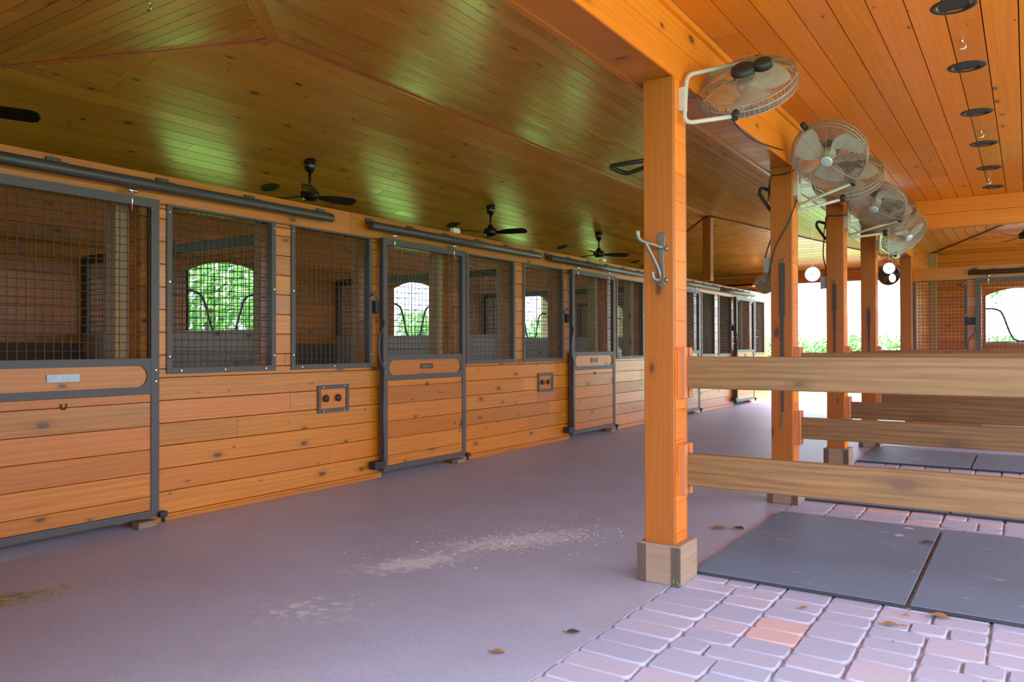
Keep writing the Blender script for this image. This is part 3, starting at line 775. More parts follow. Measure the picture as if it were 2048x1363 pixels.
# ------------------------------------------------------------ posts
pn = ['tall front timber post with metal harness hook', 'second timber post from the front, long dark strap hanging on it', 'third timber post from the front', 'fourth timber post, in front of the crossbeam end', 'last timber post at the corner of the far stalls']
for i, yc in enumerate(POSTY):
    t = thing('timber_post', pn[i], 'post', ((PX0+PX1)/2, yc, 0), 'timber posts along the paving')
    y0, y1 = yc-.092, yc+.092
    mb = MB(); mb.box(PX0, PX1, y0, y0+.02, .19, ZB, 'z', .5); mb.box(PX0, PX1, y1-.02, y1, .19, ZB, 'z', .5)
    mb.box(PX0+.006, PX1-.006, y0+.02, y1-.02, .19, ZB-.002, 'z', .5)
    mb.build('shaft', 'post', t, bevel=.003)
    for xx in ((PX0-.001, PX0+.006), (PX1-.006, PX1+.001)):
        mb = MB(); z = .2-R.random()*.1
        while z < ZB:
            zz = z+R.uniform(.14, .165)
            mb.box(xx[0], xx[1], y0+.021, y1-.021, max(z, .2)+.001, min(zz, ZB)-.001, 'y')
            z = zz
        mb.build('side_cladding', 'flatceil', t)
    if i < 4:
        bx0, bx1, by0, by1 = -1.677, -1.450, yc-.123, yc+.123
        mb = MB(); mb.box(bx0, bx1, by0, by1, 0, .199, 'x'); bs = mb.build('base_block', 'block', t, bevel=.004)
        for xa, xb in ((bx0-.001, bx0+.045), (bx1-.045, bx1+.001)):
            mb = MB(); mb.box(xa, xb, by0-.004, by0+.01, 0, .194, 'z', .3); mb.build('corner_strip', 'blockdark', bs)
        # slotted cleats that hold the rail ends
        for zc, h in ((1.065, .26), (.575, .26)):
            for s in (-1, 1):
                mb = MB(); yy = yc+s*.035; mb.box(PX1+.001, PX1+.045, yy-.017, yy+.017, zc-h/2, zc+h/2, 'z'); mb.build('rail_cleat', 'trim', t, bevel=.003)
# rails of the bays
rn = ('front bay', 'second bay', 'third bay', 'fourth bay')
for i, yc in enumerate(POSTY[:4]):
    for z0, z1, nm in ((.986, 1.149, 'upper'), (.492, .655, 'lower')):
        lab = {(0, 'upper'): 'upper wooden rail of the front bay, wide pine board with knots', (0, 'lower'): 'lower wooden rail of the front bay, nearest the mats',
               (1, 'upper'): 'upper rail at the second post, mostly hidden behind the front upper rail', (1, 'lower'): 'lower rail at the second post, reddish streak along it',
               (2, 'upper'): 'upper rail at the third post, hidden behind nearer rails', (2, 'lower'): 'brown lower rail at the third post, just below the front upper rail',
               (3, 'upper'): 'upper rail at the fourth post, farthest back', (3, 'lower'): 'lower rail at the fourth post, farthest back'}[(i, nm)]
        mb = MB(); mb.box(PX1+.003, 1.9, yc-.018, yc+.018, z0, z1, 'x', [.75, .55, .35, .6][i])
        tag(mb.build('fence_rail', 'rail', bevel=.004), lab, 'rail', 'wooden rails between the bays')
# rubber mats
mats = [(3.945, 5.70, 0), (6.28, 8.02, 1), (8.655, 9.93, 2)]
ml = [('left rubber mat in the front bay, dark grey with white spots', 'right rubber mat in the front bay, cut by the photo edge'), ('left rubber mat of the second bay, behind the front lower rail', 'right rubber mat of the second bay'), ('left rubber mat of the third bay, under the brown lower rail', 'right rubber mat of the third bay')]
for y0, y1, k in mats:
    for j, (x0, x1) in enumerate(((-1.482, -.472), (-.458, .56))):
        mb = MB()
        pts = [(x0, y0), (x1, y0), (x1, y1), (x0, y1)]
        mb.box(x0, x1, y0, y1, .003, .019, mi=1); mb.box(x0+.003, x1-.003, y0+.003, y1-.003, .015, .0215, mi=0)
        tag(mb.build('rubber_mat', ['rubber', 'rubberedge'], bevel=.002), ml[k][j], 'mat', 'rubber mats on the paving')

# ------------------------------------------------------------ recessed lights
def can(T, label, name='recessed_light', s=1.0):
    t = thing(name, label, 'ceiling light', T.translation, 'recessed can lights')
    mb = MB(); mb.lathe([(.078*s, .004), (.082*s, -.006), (.104*s, -.004), (.106*s, .0), (.104*s, .003)], 28, T); mb.build('trim_ring', 'blackmatte', t)
    mb = MB(); mb.lathe([(.078*s, .004), (.068*s, .06), (.05*s, .12), (.0, .121)], 28, T); c = mb.build('reflector_cup', 'black', t)
    mb = MB(); mb.lathe([(.0, .008), (.045*s, .012), (.06*s, .022), (.055*s, .06)], 20, T); mb.build('lamp_bulb', 'whiteplastic', t)
    return t
ll = ['nearest recessed light of the orange ceiling row, cut by the top edge', 'second recessed light from the front in the orange ceiling', 'third recessed light from the front in the orange ceiling', 'fourth recessed light from the front in the orange ceiling', 'fifth recessed light from the front in the orange ceiling', 'last recessed light before the crossbeam']
for y, lab in zip(LY, ll): can(Matrix.Translation((LX, y, ZC)), lab)
sl = math.atan((RZ-EZ)/(RX-EX0))
cl = ['small recessed light on the sloped ceiling left of the nearest whole black fan', 'small recessed light on the sloped ceiling left of the second black fan', 'small recessed light on the sloped ceiling left of the third black fan', 'farthest recessed light on the sloped ceiling beside the front post']
for (x, y), lab in zip(CANS, cl):
    can(Matrix.Translation((x, y, zl(x)-.004)) @ Matrix.Rotation(-sl, 4, 'Y'), lab)
# screw hooks in the flat ceiling and in the near hip
hooks = [((-.295, 4.98, ZC), 'small metal screw hook between the two nearest lights of the orange ceiling'), ((-.30, 7.18, ZC), 'small metal screw hook between the third and fourth orange ceiling lights'), ((-.325, 9.29, ZC), 'small metal screw hook between the two farthest orange ceiling lights')]
def screw_hook(p, lab):
    p = Vector(p); mb = MB()
    mb.tube([p+Vector((0, 0, .01)), p+Vector((0, 0, -.02))], .006, 6)
    mb.tube([p+Vector((.018*math.cos(a), 0, -.038+.018*math.sin(a))) for a in [math.pi/2-i*math.pi*1.4/10 for i in range(11)]], .005, 6)
    tag(mb.build('screw_hook', 'chrome'), lab, 'hook', 'screw hooks in the ceilings')
for p, lab in hooks: screw_hook(p, lab)
zn = lambda y: RZ-(RZ-EZ)/(RY0-EY0)*(RY0-y)
screw_hook((-4.31, 2.62, zn(2.62)), 'bright screw hook in the hip ceiling at the upper left')

# ------------------------------------------------------------ black ceiling fans in the stalls
def ceiling_fan(x, y, z, rot, lab, drop=.34, tilt=0):
    t = thing('ceiling_fan', lab, 'ceiling fan', (x, y, z), 'black ceiling fans')
    mb = MB(); T = Matrix.Translation((x, y, z))
    mb.lathe([(.0, .03), (.062, .03), (.066, -.03), (.06, -.07), (.035, -.115), (.016, -.13), (.0, -.13)], 20, T); cp = mb.build('canopy', 'black', t)
    mb = MB(); mb.lathe([(.0665, -.052), (.0665, -.058)], 20, T); mb.build('chrome_band', 'chrome', cp)
    mb = MB(); mb.tube([(x, y, z-.12), (x, y, z-drop+.02)], .014, 10); mb.build('downrod', 'black', t)
    mb = MB(); mb.lathe([(.0, .09), (.03, .085), (.045, .04), (.085, .03), (.10, .0), (.095, -.05), (.07, -.075), (.0, -.08)], 24, Matrix.Translation((x, y, z-drop))); mb.build('motor', 'black', t)
    for k in range(3):
        a = rot+k*2*math.pi/3
        T = Matrix.Translation((x, y, z-drop-.03)) @ Matrix.Rotation(a, 4, 'Z') @ Matrix.Rotation(math.radians(-17), 4, 'X')
        mb = MB(); pl = [(.08, -.03), (.18, -.06), (.3, -.085), (.5, -.085), (.545, -.06), (.56, 0), (.545, .055), (.5, .075), (.3, .07), (.18, .05), (.08, .03)]
        mb.prism(pl, -.004, .004, T); mb.build('blade', 'black', t)
ceiling_fan(-6.37, 5.69, 3.18, math.radians(-42), 'nearest whole black ceiling fan above the stalls, over the left wall')
ceiling_fan(-6.34, 8.99, 3.185, math.radians(10), 'second black ceiling fan above the stalls, left of the middle of the photo')
ceiling_fan(-6.29, 12.23, 3.19, math.radians(-75), 'third black ceiling fan, just left of the front post')
ceiling_fan(-6.30, 2.33, 3.20, math.radians(66), 'black ceiling fan at the left photo edge, only blade tips in view', drop=.27)
# white boxes lying on the wall top
for (yy, lab) in ((6.46, 'small white box on the wall top above the second stall door'), (9.864, 'small white box on the wall top above the third stall door')):
    mb = MB(); mb.box(XW-.07, XW-.0, yy-.055, yy+.055, WT, WT+.06); tag(mb.build('white_box', 'whiteplastic', bevel=.012), lab, 'box', 'white boxes on the stall wall')

# ------------------------------------------------------------ wall fans on the posts
fan_proto = None
RF = .26
def fan_head(parent, Tm):
    """local +z = blowing direction"""
    def ring(r, z, seg=36): return [Tm @ Vector((r*math.cos(2*math.pi*k/seg), r*math.sin(2*math.pi*k/seg), z)) for k in range(seg)]
    for nm, sg in (('front_cage', 1), ('rear_cage', -1)):
        mb = MB()
        prof = lambda r: sg*(.085-.05*(r/RF)**2.2)
        for k in range(20):
            r = .045+(RF-.05)*k/19; mb.tube(ring(r, prof(r)), .0019, 4, True)
        for k in range(8 if sg > 0 else 12):
            a = 2*math.pi*k/(8 if sg > 0 else 12)+.2
            mb.tube([Tm @ Vector((r*math.cos(a), r*math.sin(a), prof(r)+sg*.002)) for r in [.04, .1, .16, .22, RF]], .002, 4)
        mb.build(nm, 'fanwire', parent)
    mb = MB(); 
    for z in (-.035, 0, .035): mb.tube(ring(RF, z, 48), .0045 if z == 0 else .003, 6, True)
    for k in range(64): mb.tube([Tm @ Vector((RF*math.cos(a), RF*math.sin(a), z)) for z in (-.035, .035) for a in (2*math.pi*k/64,)], .002, 4)
    mb.build('rim', 'fanwire', parent)
    for k in range(3):
        a0 = 2*math.pi*k/3+.4; mb = MB(); nr, na = 7, 7; b = len(mb.v)
        for side in (1, -1):
            for i in range(nr):
                u = i/(nr-1); r = .045+.185*u
                wd = (.30+.75*math.sin(math.pi*min(1, u*.62+.14)))*.7
                for j in range(na):
                    v = j/(na-1)-.5
                    a = a0+v*wd*1.7+u*.35; z = -v*.075*(1-.3*u)+.012*side*.15-.004
                    mb.v.append(Tm @ Vector((r*math.cos(a), r*math.sin(a), z)))
        for sidx in (0, 1):
            for i in range(nr-1):
                for j in range(na-1):
                    q = [b+sidx*nr*na+i*na+j, b+sidx*nr*na+i*na+j+1, b+sidx*nr*na+(i+1)*na+j+1, b+sidx*nr*na+(i+1)*na+j]
                    mb.face(q if sidx == 0 else q[::-1], None, .5, 0, True)
        mb.build('blade', 'fanwhite', parent)
    mb = MB(); mb.lathe([(.0, .03), (.04, .025), (.048, .0), (.045, -.03), (.0, -.03)], 18, Tm); mb.build('hub', 'fanwhite', parent)
    mb = MB(); mb.lathe([(.0, -.118), (.052, -.118), (.064, -.11), (.064, -.075), (.05, -.05), (.0, -.05)], 20, Tm); mb.build('motor', 'blackmatte', parent)
    mb = MB(); T2 = Tm @ Matrix.Translation((.098, .02, -.082)); mb.lathe([(.0, -.04), (.042, -.04), (.047, -.032), (.047, -.0), (.0, .0)], 18, T2); mb.build('switch_box', 'blackmatte', parent)
    mb = MB(); mb.lathe([(.0, .092), (.036, .092), (.044, .087), (.044, .082), (.0, .082)], 20, Tm); mb.build('centre_badge', 'label', parent)
FANARM = []
def wall_fan(c, nrm, base, pdir, lab):
    """c centre, nrm front normal, base (top,bottom) points of the mount tube, pdir rim direction of the upper pivot"""
    t = thing('wall_fan', lab, 'fan', base[1], 'wall fans on the posts')
    n = Vector(nrm).normalized(); c = Vector(c)
    a = n.cross(Vector((0, 0, 1))).normalized(); b = a.cross(n)
    Tm = Matrix.Identity(4)
    for i in range(3): Tm[i][0] = a[i]; Tm[i][1] = b[i]; Tm[i][2] = n[i]; Tm[i][3] = c[i]
    fan_head(t, Tm)
    pv = Vector(pdir); pv = (pv-n*pv.dot(n)).normalized()
    P1, P2 = c+pv*(RF+.03), c-pv*(RF+.03)
    mb = MB(); mb.tube(rounded([P1, base[0], base[1], P2], .05), .0115, 10); mb.build('yoke_tube', 'tube', t)
    for p, s in ((P1, 1), (P2, -1)):
        mb = MB(); mb.tube([p-pv*s*.032, p+pv*s*.02], .02, 10); mb.build('tilt_knob', 'blackmatte', t)
    FANARM.append((Vector(base[1]), P2))
    bz = (Vector(base[0])*.5+Vector(base[1])*.5); mb = MB(); mb.box(PX1, base[0][0]+.004, bz.y-.02, bz.y+.02, bz.z-.06, bz.z+.06, 'z'); mb.build('wall_plate', 'tube', t, bevel=.002)
def facing(az, tilt, sgn): # sgn -1 faces the front of the barn, +1 away
    return (math.sin(az)*math.cos(tilt), sgn*math.cos(az)*math.cos(tilt), -math.sin(tilt))
BX = PX1+.03
wall_fan((-1.251, 4.157, 2.592), facing(-.09, .77, 1), ((BX, 3.83, 2.60), (BX, 3.79, 2.34)), (0, .6, .8), 'wall fan on the front post, seen from its motor side')
wall_fan((-1.185, 5.90, 2.575), facing(-.10, .80, -1), ((BX, 6.13, 2.54), (BX, 6.17, 2.28)), (-.3, 0, 1), 'front wall fan on the second post, large white blades toward the viewer')
wall_fan((-1.175, 6.53, 2.53), facing(-.09, .77, 1), ((BX, 6.23, 2.54), (BX, 6.19, 2.24)), (0, .6, .8), 'rear wall fan on the second post, half behind the front one')
wall_fan((-1.167, 7.857, 2.529), facing(-.30, .95, -1), ((BX, 8.12, 2.54), (BX, 8.15, 2.28)), (-.3, 0, 1), 'front wall fan on the third post')
wall_fan((-1.15, 8.47, 2.50), facing(-.09, .77, 1), ((BX, 8.21, 2.54), (BX, 8.18, 2.26)), (0, .6, .8), 'rear wall fan on the third post, just its rim showing')
wall_fan((-1.157, 9.753, 2.465), facing(1.0, .70, -1), ((BX, 10.03, 2.52), (BX, 10.05, 2.26)), (-.3, 0, 1), 'smallest wall fan in view, on the fourth post under the crossbeam')

# ------------------------------------------------------------ small fittings on the posts
def up_at(u, v, **k):
    d = fw+rt2*((u-1024)/F_PX)-up2*((v-681.5)/F_PX); o = Vector((0, 0, 1.2))
    (ax, val), = k.items(); i = 'xyz'.index(ax); s = (val-o[i])/d[i]; return o+d*s
# harness hook on the front post
t = thing('harness_hook', 'worn metal harness hook on the front post', 'hook', (-1.56, POSTY[0]-.092, 1.64))
yf = POSTY[0]-.093
mb = MB(); mb.prism([(-.02, -.135), (.0, -.145), (.02, -.135), (.017, -.08), (.014, 0), (.02, .09), (.024, .12), (.012, .135), (-.012, .135), (-.024, .12), (-.02, .09), (-.014, 0), (-.017, -.08)], 0, .007, frame_T((-1.552, yf, 1.645), (1, 0, 0), (0, 0, 1))); mb.build('back_plate', 'hook', t, bevel=.002)
for dz in (.052, -.108):
    for dx in (.026,):
        mb = MB(); mb.lathe([(.014, 0), (.014, .005), (.007, .01), (.0, .011)], 12, Matrix.Translation((-1.552+dx, yf, 1.645+dz)) @ Matrix.Rotation(math.pi/2, 4, 'X')); mb.build('screw', 'hook', t)
mb = MB()
mb.tube(bez([(-1.545, yf-.008, 1.702), (-1.57, yf-.05, 1.712), (-1.597, yf-.10, 1.722), (-1.62, yf-.125, 1.74), (-1.628, yf-.13, 1.78)], 6), [.010]*20+[.011, .012, .013, .014, .012], 10); mb.build('upper_prong', 'hook', t)
mb = MB()
mb.tube(bez([(-1.597, yf-.10, 1.722), (-1.575, yf-.07, 1.66), (-1.555, yf-.035, 1.59), (-1.55, yf-.03, 1.555), (-1.55, yf-.05, 1.535), (-1.56, yf-.085, 1.54), (-1.565, yf-.09, 1.575)], 6), .0095, 10); mb.build('lower_prong', 'hook', t)
# straps on the posts
def strap(y, x, z0, z1, w0, lab, chain=False):
    t = thing('hanging_strap', lab, 'strap', (x, y, z1), 'straps hanging on the posts')
    mb = MB(); mb.tube([(x+.018*math.cos(a), y-.008, z1+.02+.018*math.sin(a)) for a in [2*math.pi*k/12 for k in range(12)]], .004, 6, True); mb.build('snap_ring', 'hook', t)
    mb = MB(); n = 14
    for i in range(n):
        a = z1-(z1-z0)*i/n; b = z1-(z1-z0)*(i+1)/n; f = i/n
        wd = w0*(1 if f < .33 else .62 if f < .6 else .4)
        mb.box(x-wd/2, x+wd/2, y-.012, y-.003, b, a+.004, 'z')
    mb.build('webbing', 'strap', t, bevel=.002)
    if chain:
        mb = MB()
        for k in range(6): 
            zz = z0-.02-k*.02; mb.tube([(x+(.006*math.cos(a) if k % 2 else 0), y-.012+(0 if k % 2 else .006*math.cos(a)), zz+.014*math.sin(a)) for a in [2*math.pi*j/8 for j in range(8)]], .0025, 5, True)
        mb.build('snap_chain', 'hook', t)
strap(POSTY[1]-.094, -1.562, .70, 1.83, .042, 'long faded black strap with a snap chain on the second post', True)
strap(POSTY[2]-.094, -1.571, 1.10, 1.80, .034, 'black strap hanging from a ring on the third post', False)
strap(POSTY[3]-.094, -1.560, 1.10, 1.62, .03, 'narrow black strap on the fourth post', False)
# mirror discs on cords
def disc(x, y, z, ztop, r, rot, lab):
    t = thing('hanging_disc', lab, 'disc', (x, y, ztop), 'mirror discs on cords')
    T = Matrix.Translation((x, y, z)) @ Matrix.Rotation(rot, 4, 'Z') @ Matrix.Rotation(math.pi/2, 4, 'X')
    mb = MB(); mb.lathe([(.009, .0006), (r, .0006), (r, -.0006), (.009, -.0006), (.009, .0006)], 32, T, smooth=False)
    mb.f = [f for f in mb.f]; d = mb.build('disc', 'disc', t)
    mb = MB(); mb.tube([(x, y, z+r-.003), (x, y, ztop)], .0016, 5); mb.build('cord', 'cord', t)
def arm(i, f): return FANARM[i][0].lerp(FANARM[i][1], f)
q = arm(2, .3); disc(q.x, q.y, 1.75, q.z, .056, .1, 'shiny round disc on a white cord right of the second post')
q = arm(3, .8); disc(q.x, q.y, 1.93, q.z, .052, .2, 'shiny round disc on a cord in front of the fourth post')
q = arm(5, .8); disc(q.x, q.y, 1.985, q.z, .05, .9, 'turned shiny disc on a cord below the smallest fan')
# cables
def cable(pts, r, lab, mat='cable', nm='cable'):
    mb = MB(); mb.tube(bez(pts, 6), r, 6); tag(mb.build(nm, mat), lab, 'cable', 'loose cables on the posts')
yp = POSTY[1]-.1
cable([up_at(1598, 340, x=PX1+.012), up_at(1597, 385, x=PX1+.012), up_at(1588, 415, y=yp), up_at(1575, 450, y=yp), up_at(1555, 485, y=yp), up_at(1545, 515, y=yp), (PX0-.02, yp+.03, 1.74)], .005, 'black cable running diagonally down the second post')
cable([up_at(1592, 338, x=PX1+.012), up_at(1578, 345, y=yp), up_at(1558, 350, y=yp), up_at(1541, 355, y=yp), (PX0-.03, yp+.06, 2.33)], .005, 'thin cable across the top of the second post')
cable([up_at(1542, 478, y=yp+.05), up_at(1533, 505, y=yp+.05), up_at(1530, 525, y=yp+.05), up_at(1535, 540, y=yp+.05), up_at(1541, 546, y=yp+.05)], .006, 'looped cable beside the outlet box left of the second post')
cable([up_at(u, v, x=-1.47) for u, v in ((1455, 215), (1466, 240), (1484, 262), (1512, 282), (1540, 292), (1566, 300))], .005, 'thin cable sagging along the orange beam between the two nearest fans')
yp3 = POSTY[2]-.1
cable([up_at(1702, 428, x=PX1+.012), up_at(1690, 430, y=yp3), up_at(1672, 432, y=yp3), up_at(1654, 434, y=yp3), (PX0-.03, yp3+.05, 2.3)], .005, 'thin cable across the top of the third post')
cable([(PX0-.04, POSTY[2]+.02, 2.3), (PX0-.045, POSTY[2], 2.1), (PX0-.02, POSTY[2], 1.95), (PX0-.035, POSTY[2], 1.78)], .006, 'cable hanging down the left side of the third post')
# outlet boxes on the left side of the posts
for k, yy, lab in ((1, POSTY[1]-.03, 'grey outlet box on the left side of the second post'), (2, POSTY[2]-.03, 'grey outlet box on the left side of the third post')):
    t = thing('outlet_box', lab, 'outlet', (PX0-.03, yy, 1.83), 'outlet boxes on the posts')
    mb = MB(); mb.box(PX0-.052, PX0-.0015, yy-.036, yy+.036, 1.77, 1.89); mb.build('housing', 'greyplastic', t, bevel=.005)
    mb = MB(); mb.box(PX0-.06, PX0-.052, yy-.038, yy+.038, 1.765, 1.895); mb.build('cover', 'greyplastic', t, bevel=.003)
# black folded brackets on the aisle side of the posts
def bracket(i, pts1, lab):
    t = thing('black_bracket', lab, 'bracket', (PX0, POSTY[i], 2.3), 'black brackets on the aisle side')
    mb = MB(); mb.tube(rounded(pts1, .05), .013, 8); mb.build('arm', 'cable', t)
    mb = MB(); yy = POSTY[i]; zz = Vector(pts1[0]).z; mb.box(PX0-.016, PX0-.0015, yy-.05, yy+.06, zz-.06, zz+.05); mb.build('mount_plate', 'cable', t)
e1 = up_at(1215, 333, x=-1.98); e2 = up_at(1254, 348, x=-1.90)
bracket(0, [(PX0-.017, 3.86, e1.z-.02), tuple(e1), tuple(e2), (PX0-.017, 3.84, e2.z-.02)], 'black folded rod bracket left of the front post')
for i in (1, 2):
    bracket(i, [(PX0-.017, POSTY[i]+.03, 2.42), (PX0-.10, POSTY[i]-.0, 2.45), (PX0-.11, POSTY[i]-.0, 2.40), (PX0-.02, POSTY[i]+.0, 2.26)], f'black bent bracket at the top left of the {("","second","third")[i]} post')

# ------------------------------------------------------------ far stall block on the right
YF, YBk, XL = 13.5, 16.3, -1.62
fo = [(-1.484+.03, -.757-.03, GZ0+.035, GZ1-.035), (.75, 1.6, GZ0+.035, GZ1-.035), (-.642+.07, -.642+DW-.08, 0, 2.16)]
mb = MB()
board_wall(mb, lambda a, b, c, d, t: mb.box(a, b, YF, YF+.055, c, d, 'x', t), PX1+.004, 4.5, 0, 2.2, .157, fo, [GZ0+.035, 2.187, 2.16], phase=.05)
mb.box(PX1+.004, 4.5, YF-.014, YF+.14, 2.195, WT, 'x')
struct(mb.build('wall_right_stalls', 'wall', bevel=.0025))
PF = lambda a, z, o: (a, YF-o, z)
grille(-1.484, -.757, 'wire grille in the far right stall front, below the far fans', PF, axis='x')
PFD = lambda a, z, o: (a, YF-.09-o, z)
def T_far(a, z, o):
    m_ = Matrix.Identity(4); m_[0][0], m_[1][0], m_[2][0] = 1, 0, 0; m_[0][1], m_[1][1], m_[2][1] = 0, 0, 1; m_[0][2], m_[1][2], m_[2][2] = 0, -1, 0
    m_[0][3], m_[1][3], m_[2][3] = a, YF-.09-o, z
    return m_
sliding_door(-.642, 'sliding stall door at the far right, arched window seen through its mesh', PFD, None, None, None, T_far, axis='x')
mb = MB(); mb.box(-.642-.125, -.642-.01, YF-.05, YF, 1.51, 1.62); tag(mb.build('door_latch', 'blackmatte', bevel=.004), 'dark latch left of the far right stall door', 'latch', 'latches beside the stall doors')
t = thing('door_track', 'overhead track above the far right stall door', 'door track', (.5, YF-.1, 2.29), 'overhead door tracks')
mb = MB(); mb.tube([(-.735, YF-.095, 2.288), (2.1, YF-.095, 2.288)], .037, 14); mb.build('tube_rail', 'track', t)
for k in range(5):
    xx = -.66+k*.66; mb = MB(); mb.box(xx-.045, xx+.045, YF-.10, YF-.014, 2.316, 2.328); mb.box(xx-.045, xx+.045, YF-.03, YF-.014, 2.318, 2.363); mb.build('bracket', 'track', t, bevel=.002)
cx = -.10
fo2 = [(cx-.53, cx+.53, 1.25, 2.23)]
mb = MB()
board_wall(mb, lambda a, b, c, d, t: mb.box(a, b, YBk, YBk+.03, c, d, 'x', t), XL+.1, 4.5, 0, 3.0, .157, fo2, [1.25, 2.23], phase=.05)
mb.prism([(cx-.53, 2.23)]+arch(cx)+[(cx+.53, 2.23)], -.03, 0, frame_T((0, YBk, 0), (1, 0, 0), (0, 0, 1)), .4)
board_wall(mb, lambda a, b, c, d, t: mb.box(a, b, YBk+.032, YBk+.16, c, d, 'x', t), XL, 4.5, 0, 3.2, .77, [(a, b, 1.235, 2.24) for a, b, c, d in fo2], [1.235, 2.24])
struct(mb.build('wall_back', 'wall', bevel=.002))
yoke(cx, Matrix(((1, 0, 0, 0), (0, -1, 0, YBk), (0, 0, 1, 0), (0, 0, 0, 1))), 6)
mb = MB()
board_wall(mb, lambda a, b, c, d, t: mb.box(XL, XL+.1, a, b, c, d, 'y', t), YF+.1, YBk+.16, 0, 2.95, .157, [], [])
struct(mb.build('wall_right_side', 'wall', bevel=.002))
mb = MB(); mb.box(XL+.1, XL+.23, YBk-.13, YBk, 0, 2.9, 'z'); tag(mb.build('corner_post', 'jamb', bevel=.004), 'pale timber corner post inside the far right stall', 'post')
# hip ceiling over it
zE, rise = 2.90, .765
hx0, hy0, hy1 = XL+.1, 10.42, 16.32; ym = (hy0+hy1)/2; hr = rise+.0; rx = hx0+(ym-hy0)
a_ = Vector((rx, ym, zE+.255*(ym-hy0))); b_ = Vector((4.6, ym, a_.z))
q00, q01, q10, q11 = Vector((hx0, hy0, zE)), Vector((hx0, hy1, zE)), Vector((4.6, hy0, zE)), Vector((4.6, hy1, zE))
slope('ceiling_back_left', [q00, a_, q01], (0, 1, 0))
slope('ceiling_back_far', [q01, a_, b_, q11], (1, 0, 0))
slope('ceiling_back_near', [q00, q10, b_, a_], (1, 0, 0))
mb = MB(); strip(mb, q01+Vector((0, 0, -.006)), a_+Vector((0, 0, -.006)), .03, .014, Vector((0, 0, 1))); struct(mb.build('trim_12', 'blockdark'))
ceiling_fan(-.02, 14.7, zE+.255*(hy1-14.7), math.radians(0), 'black ceiling fan at the right photo edge above the far stall', drop=.36)
# ridge post of the aisle roof
mb = MB(); mb.box(RX-.09, RX+.06, RY1-.02, RY1+.14, WT+.002, RZ-.055, 'z', .4)
tag(mb.build('ridge_post', 'post', bevel=.003), 'square timber post rising above the far stall wall to the ridge', 'post')

# far wall fans near the open end
def barn_fan(p, r, lab, mat, dark):
    t = thing('drum_fan', lab, 'fan', p, None)
    T = Matrix.Translation(p) @ Matrix.Rotation(math.radians(100), 4, 'X')
    mb = MB(); mb.lathe([(r*.8, -.10), (r, -.05), (r, .06), (r*.96, .06), (r*.96, -.05), (r*.78, -.09)], 24, T); mb.build('housing', mat, t)
    mb = MB(); mb.lathe([(.0, -.14), (r*.35, -.13), (r*.42, -.06), (.0, -.05)], 16, T); mb.build('motor', 'greyplastic' if dark else 'fanwhite', t)
    for k in range(3):
        a = k*2.094; mb = MB(); mb.prism([(.03, -.03), (r*.88, -.09), (r*.9, .03), (.03, .03)], -.003, .003, T @ Matrix.Rotation(a, 4, 'Z') @ Matrix.Rotation(.4, 4, 'X')); mb.build('blade', mat, t)
    mb = MB()
    for k in range(7):
        rr = r*(.2+.8*k/6); mb.tube([T @ Vector((rr*math.cos(2*math.pi*j/24), rr*math.sin(2*math.pi*j/24), .065)) for j in range(24)], .002, 4, True)
    for k in range(4): mb.tube([T @ Vector((s*r*math.cos(k*.785), s*r*math.sin(k*.785), .067)) for s in (-1, 1)], .003, 4)
    mb.build('guard', 'wire' if dark else 'fanwire', t)
    mb = MB(); mb.tube([Vector(p)+Vector((0, .05, r*.9)), (p[0], EY1+.02, p[2]+r+.1)], .012, 6); mb.build('hanger', 'wire', t)
pf = up_at(1531, 567, y=EY1-.25); barn_fan(tuple(pf), .21, 'pale drum fan hanging at the far end, partly behind the second post', 'fanwhite', False)
pf = up_at(1778, 549, y=EY1-.25); barn_fan(tuple(pf), .2, 'dark grey drum fan hanging under the far header', 'greyplastic', True)

# things glimpsed inside the stalls
mb = MB(); c = Vector((-5.35, 4.0, 1.14))
pp = [up_at(456, 714, y=4.10), up_at(458, 727, y=4.10), up_at(470, 733, y=4.10), up_at(478, 735, y=4.10), up_at(482, 724, y=4.10), up_at(487, 713, y=4.10)]
mb.tube(bez(pp, 5), .009, 8); q = bez([up_at(459, 718, y=4.10), up_at(470, 721, y=4.10), up_at(482, 719, y=4.10)], 4); mb.tube(q, .007, 6)
tag(mb.build('leather_loop', 'rope'), 'pale leather loop hanging inside, at the bottom of the wide left grille', 'strap')
p = up_at(1241, 706, x=-5.16)
t = thing('white_jug', 'small white jug behind the grille right of the third door', 'jug', (p.x, p.y, p.z-.09))
mb = MB(); mb.lathe([(.0, -.09), (.06, -.09), (.066, -.08), (.066, .04), (.05, .07), (.022, .085), (.022, .1), (.0, .1)], 18, Matrix.Translation((-5.21, p.y, p.z))); mb.build('body', 'whiteplastic', t)
mb = MB(); mb.tube(bez([(-5.21, p.y+.05, p.z+.06), (-5.21, p.y+.1, p.z+.05), (-5.21, p.y+.1, p.z-.02), (-5.21, p.y+.062, p.z-.03)], 5), .009, 8); mb.build('handle', 'whiteplastic', t)
mb = MB(); mb.box(XW-.30, XW-.142, p.y-.14, p.y+.14, p.z-.12, p.z-.09); tag(mb.build('wall_ledge', 'greywood'), 'small grey ledge under the white jug', 'ledge')

# wood block wedged under the door corners
for i, d in enumerate(DL[:3]):
    mb = MB(); mb.box(XW+.013, XW+.10, d+DW-.15, d+DW-.02, 0, .045); tag(mb.build('wood_block', 'block', bevel=.006), f'small wood block on the floor under the right corner of the {("nearest","second","third")[i]} stall door', 'block', 'door blocks')

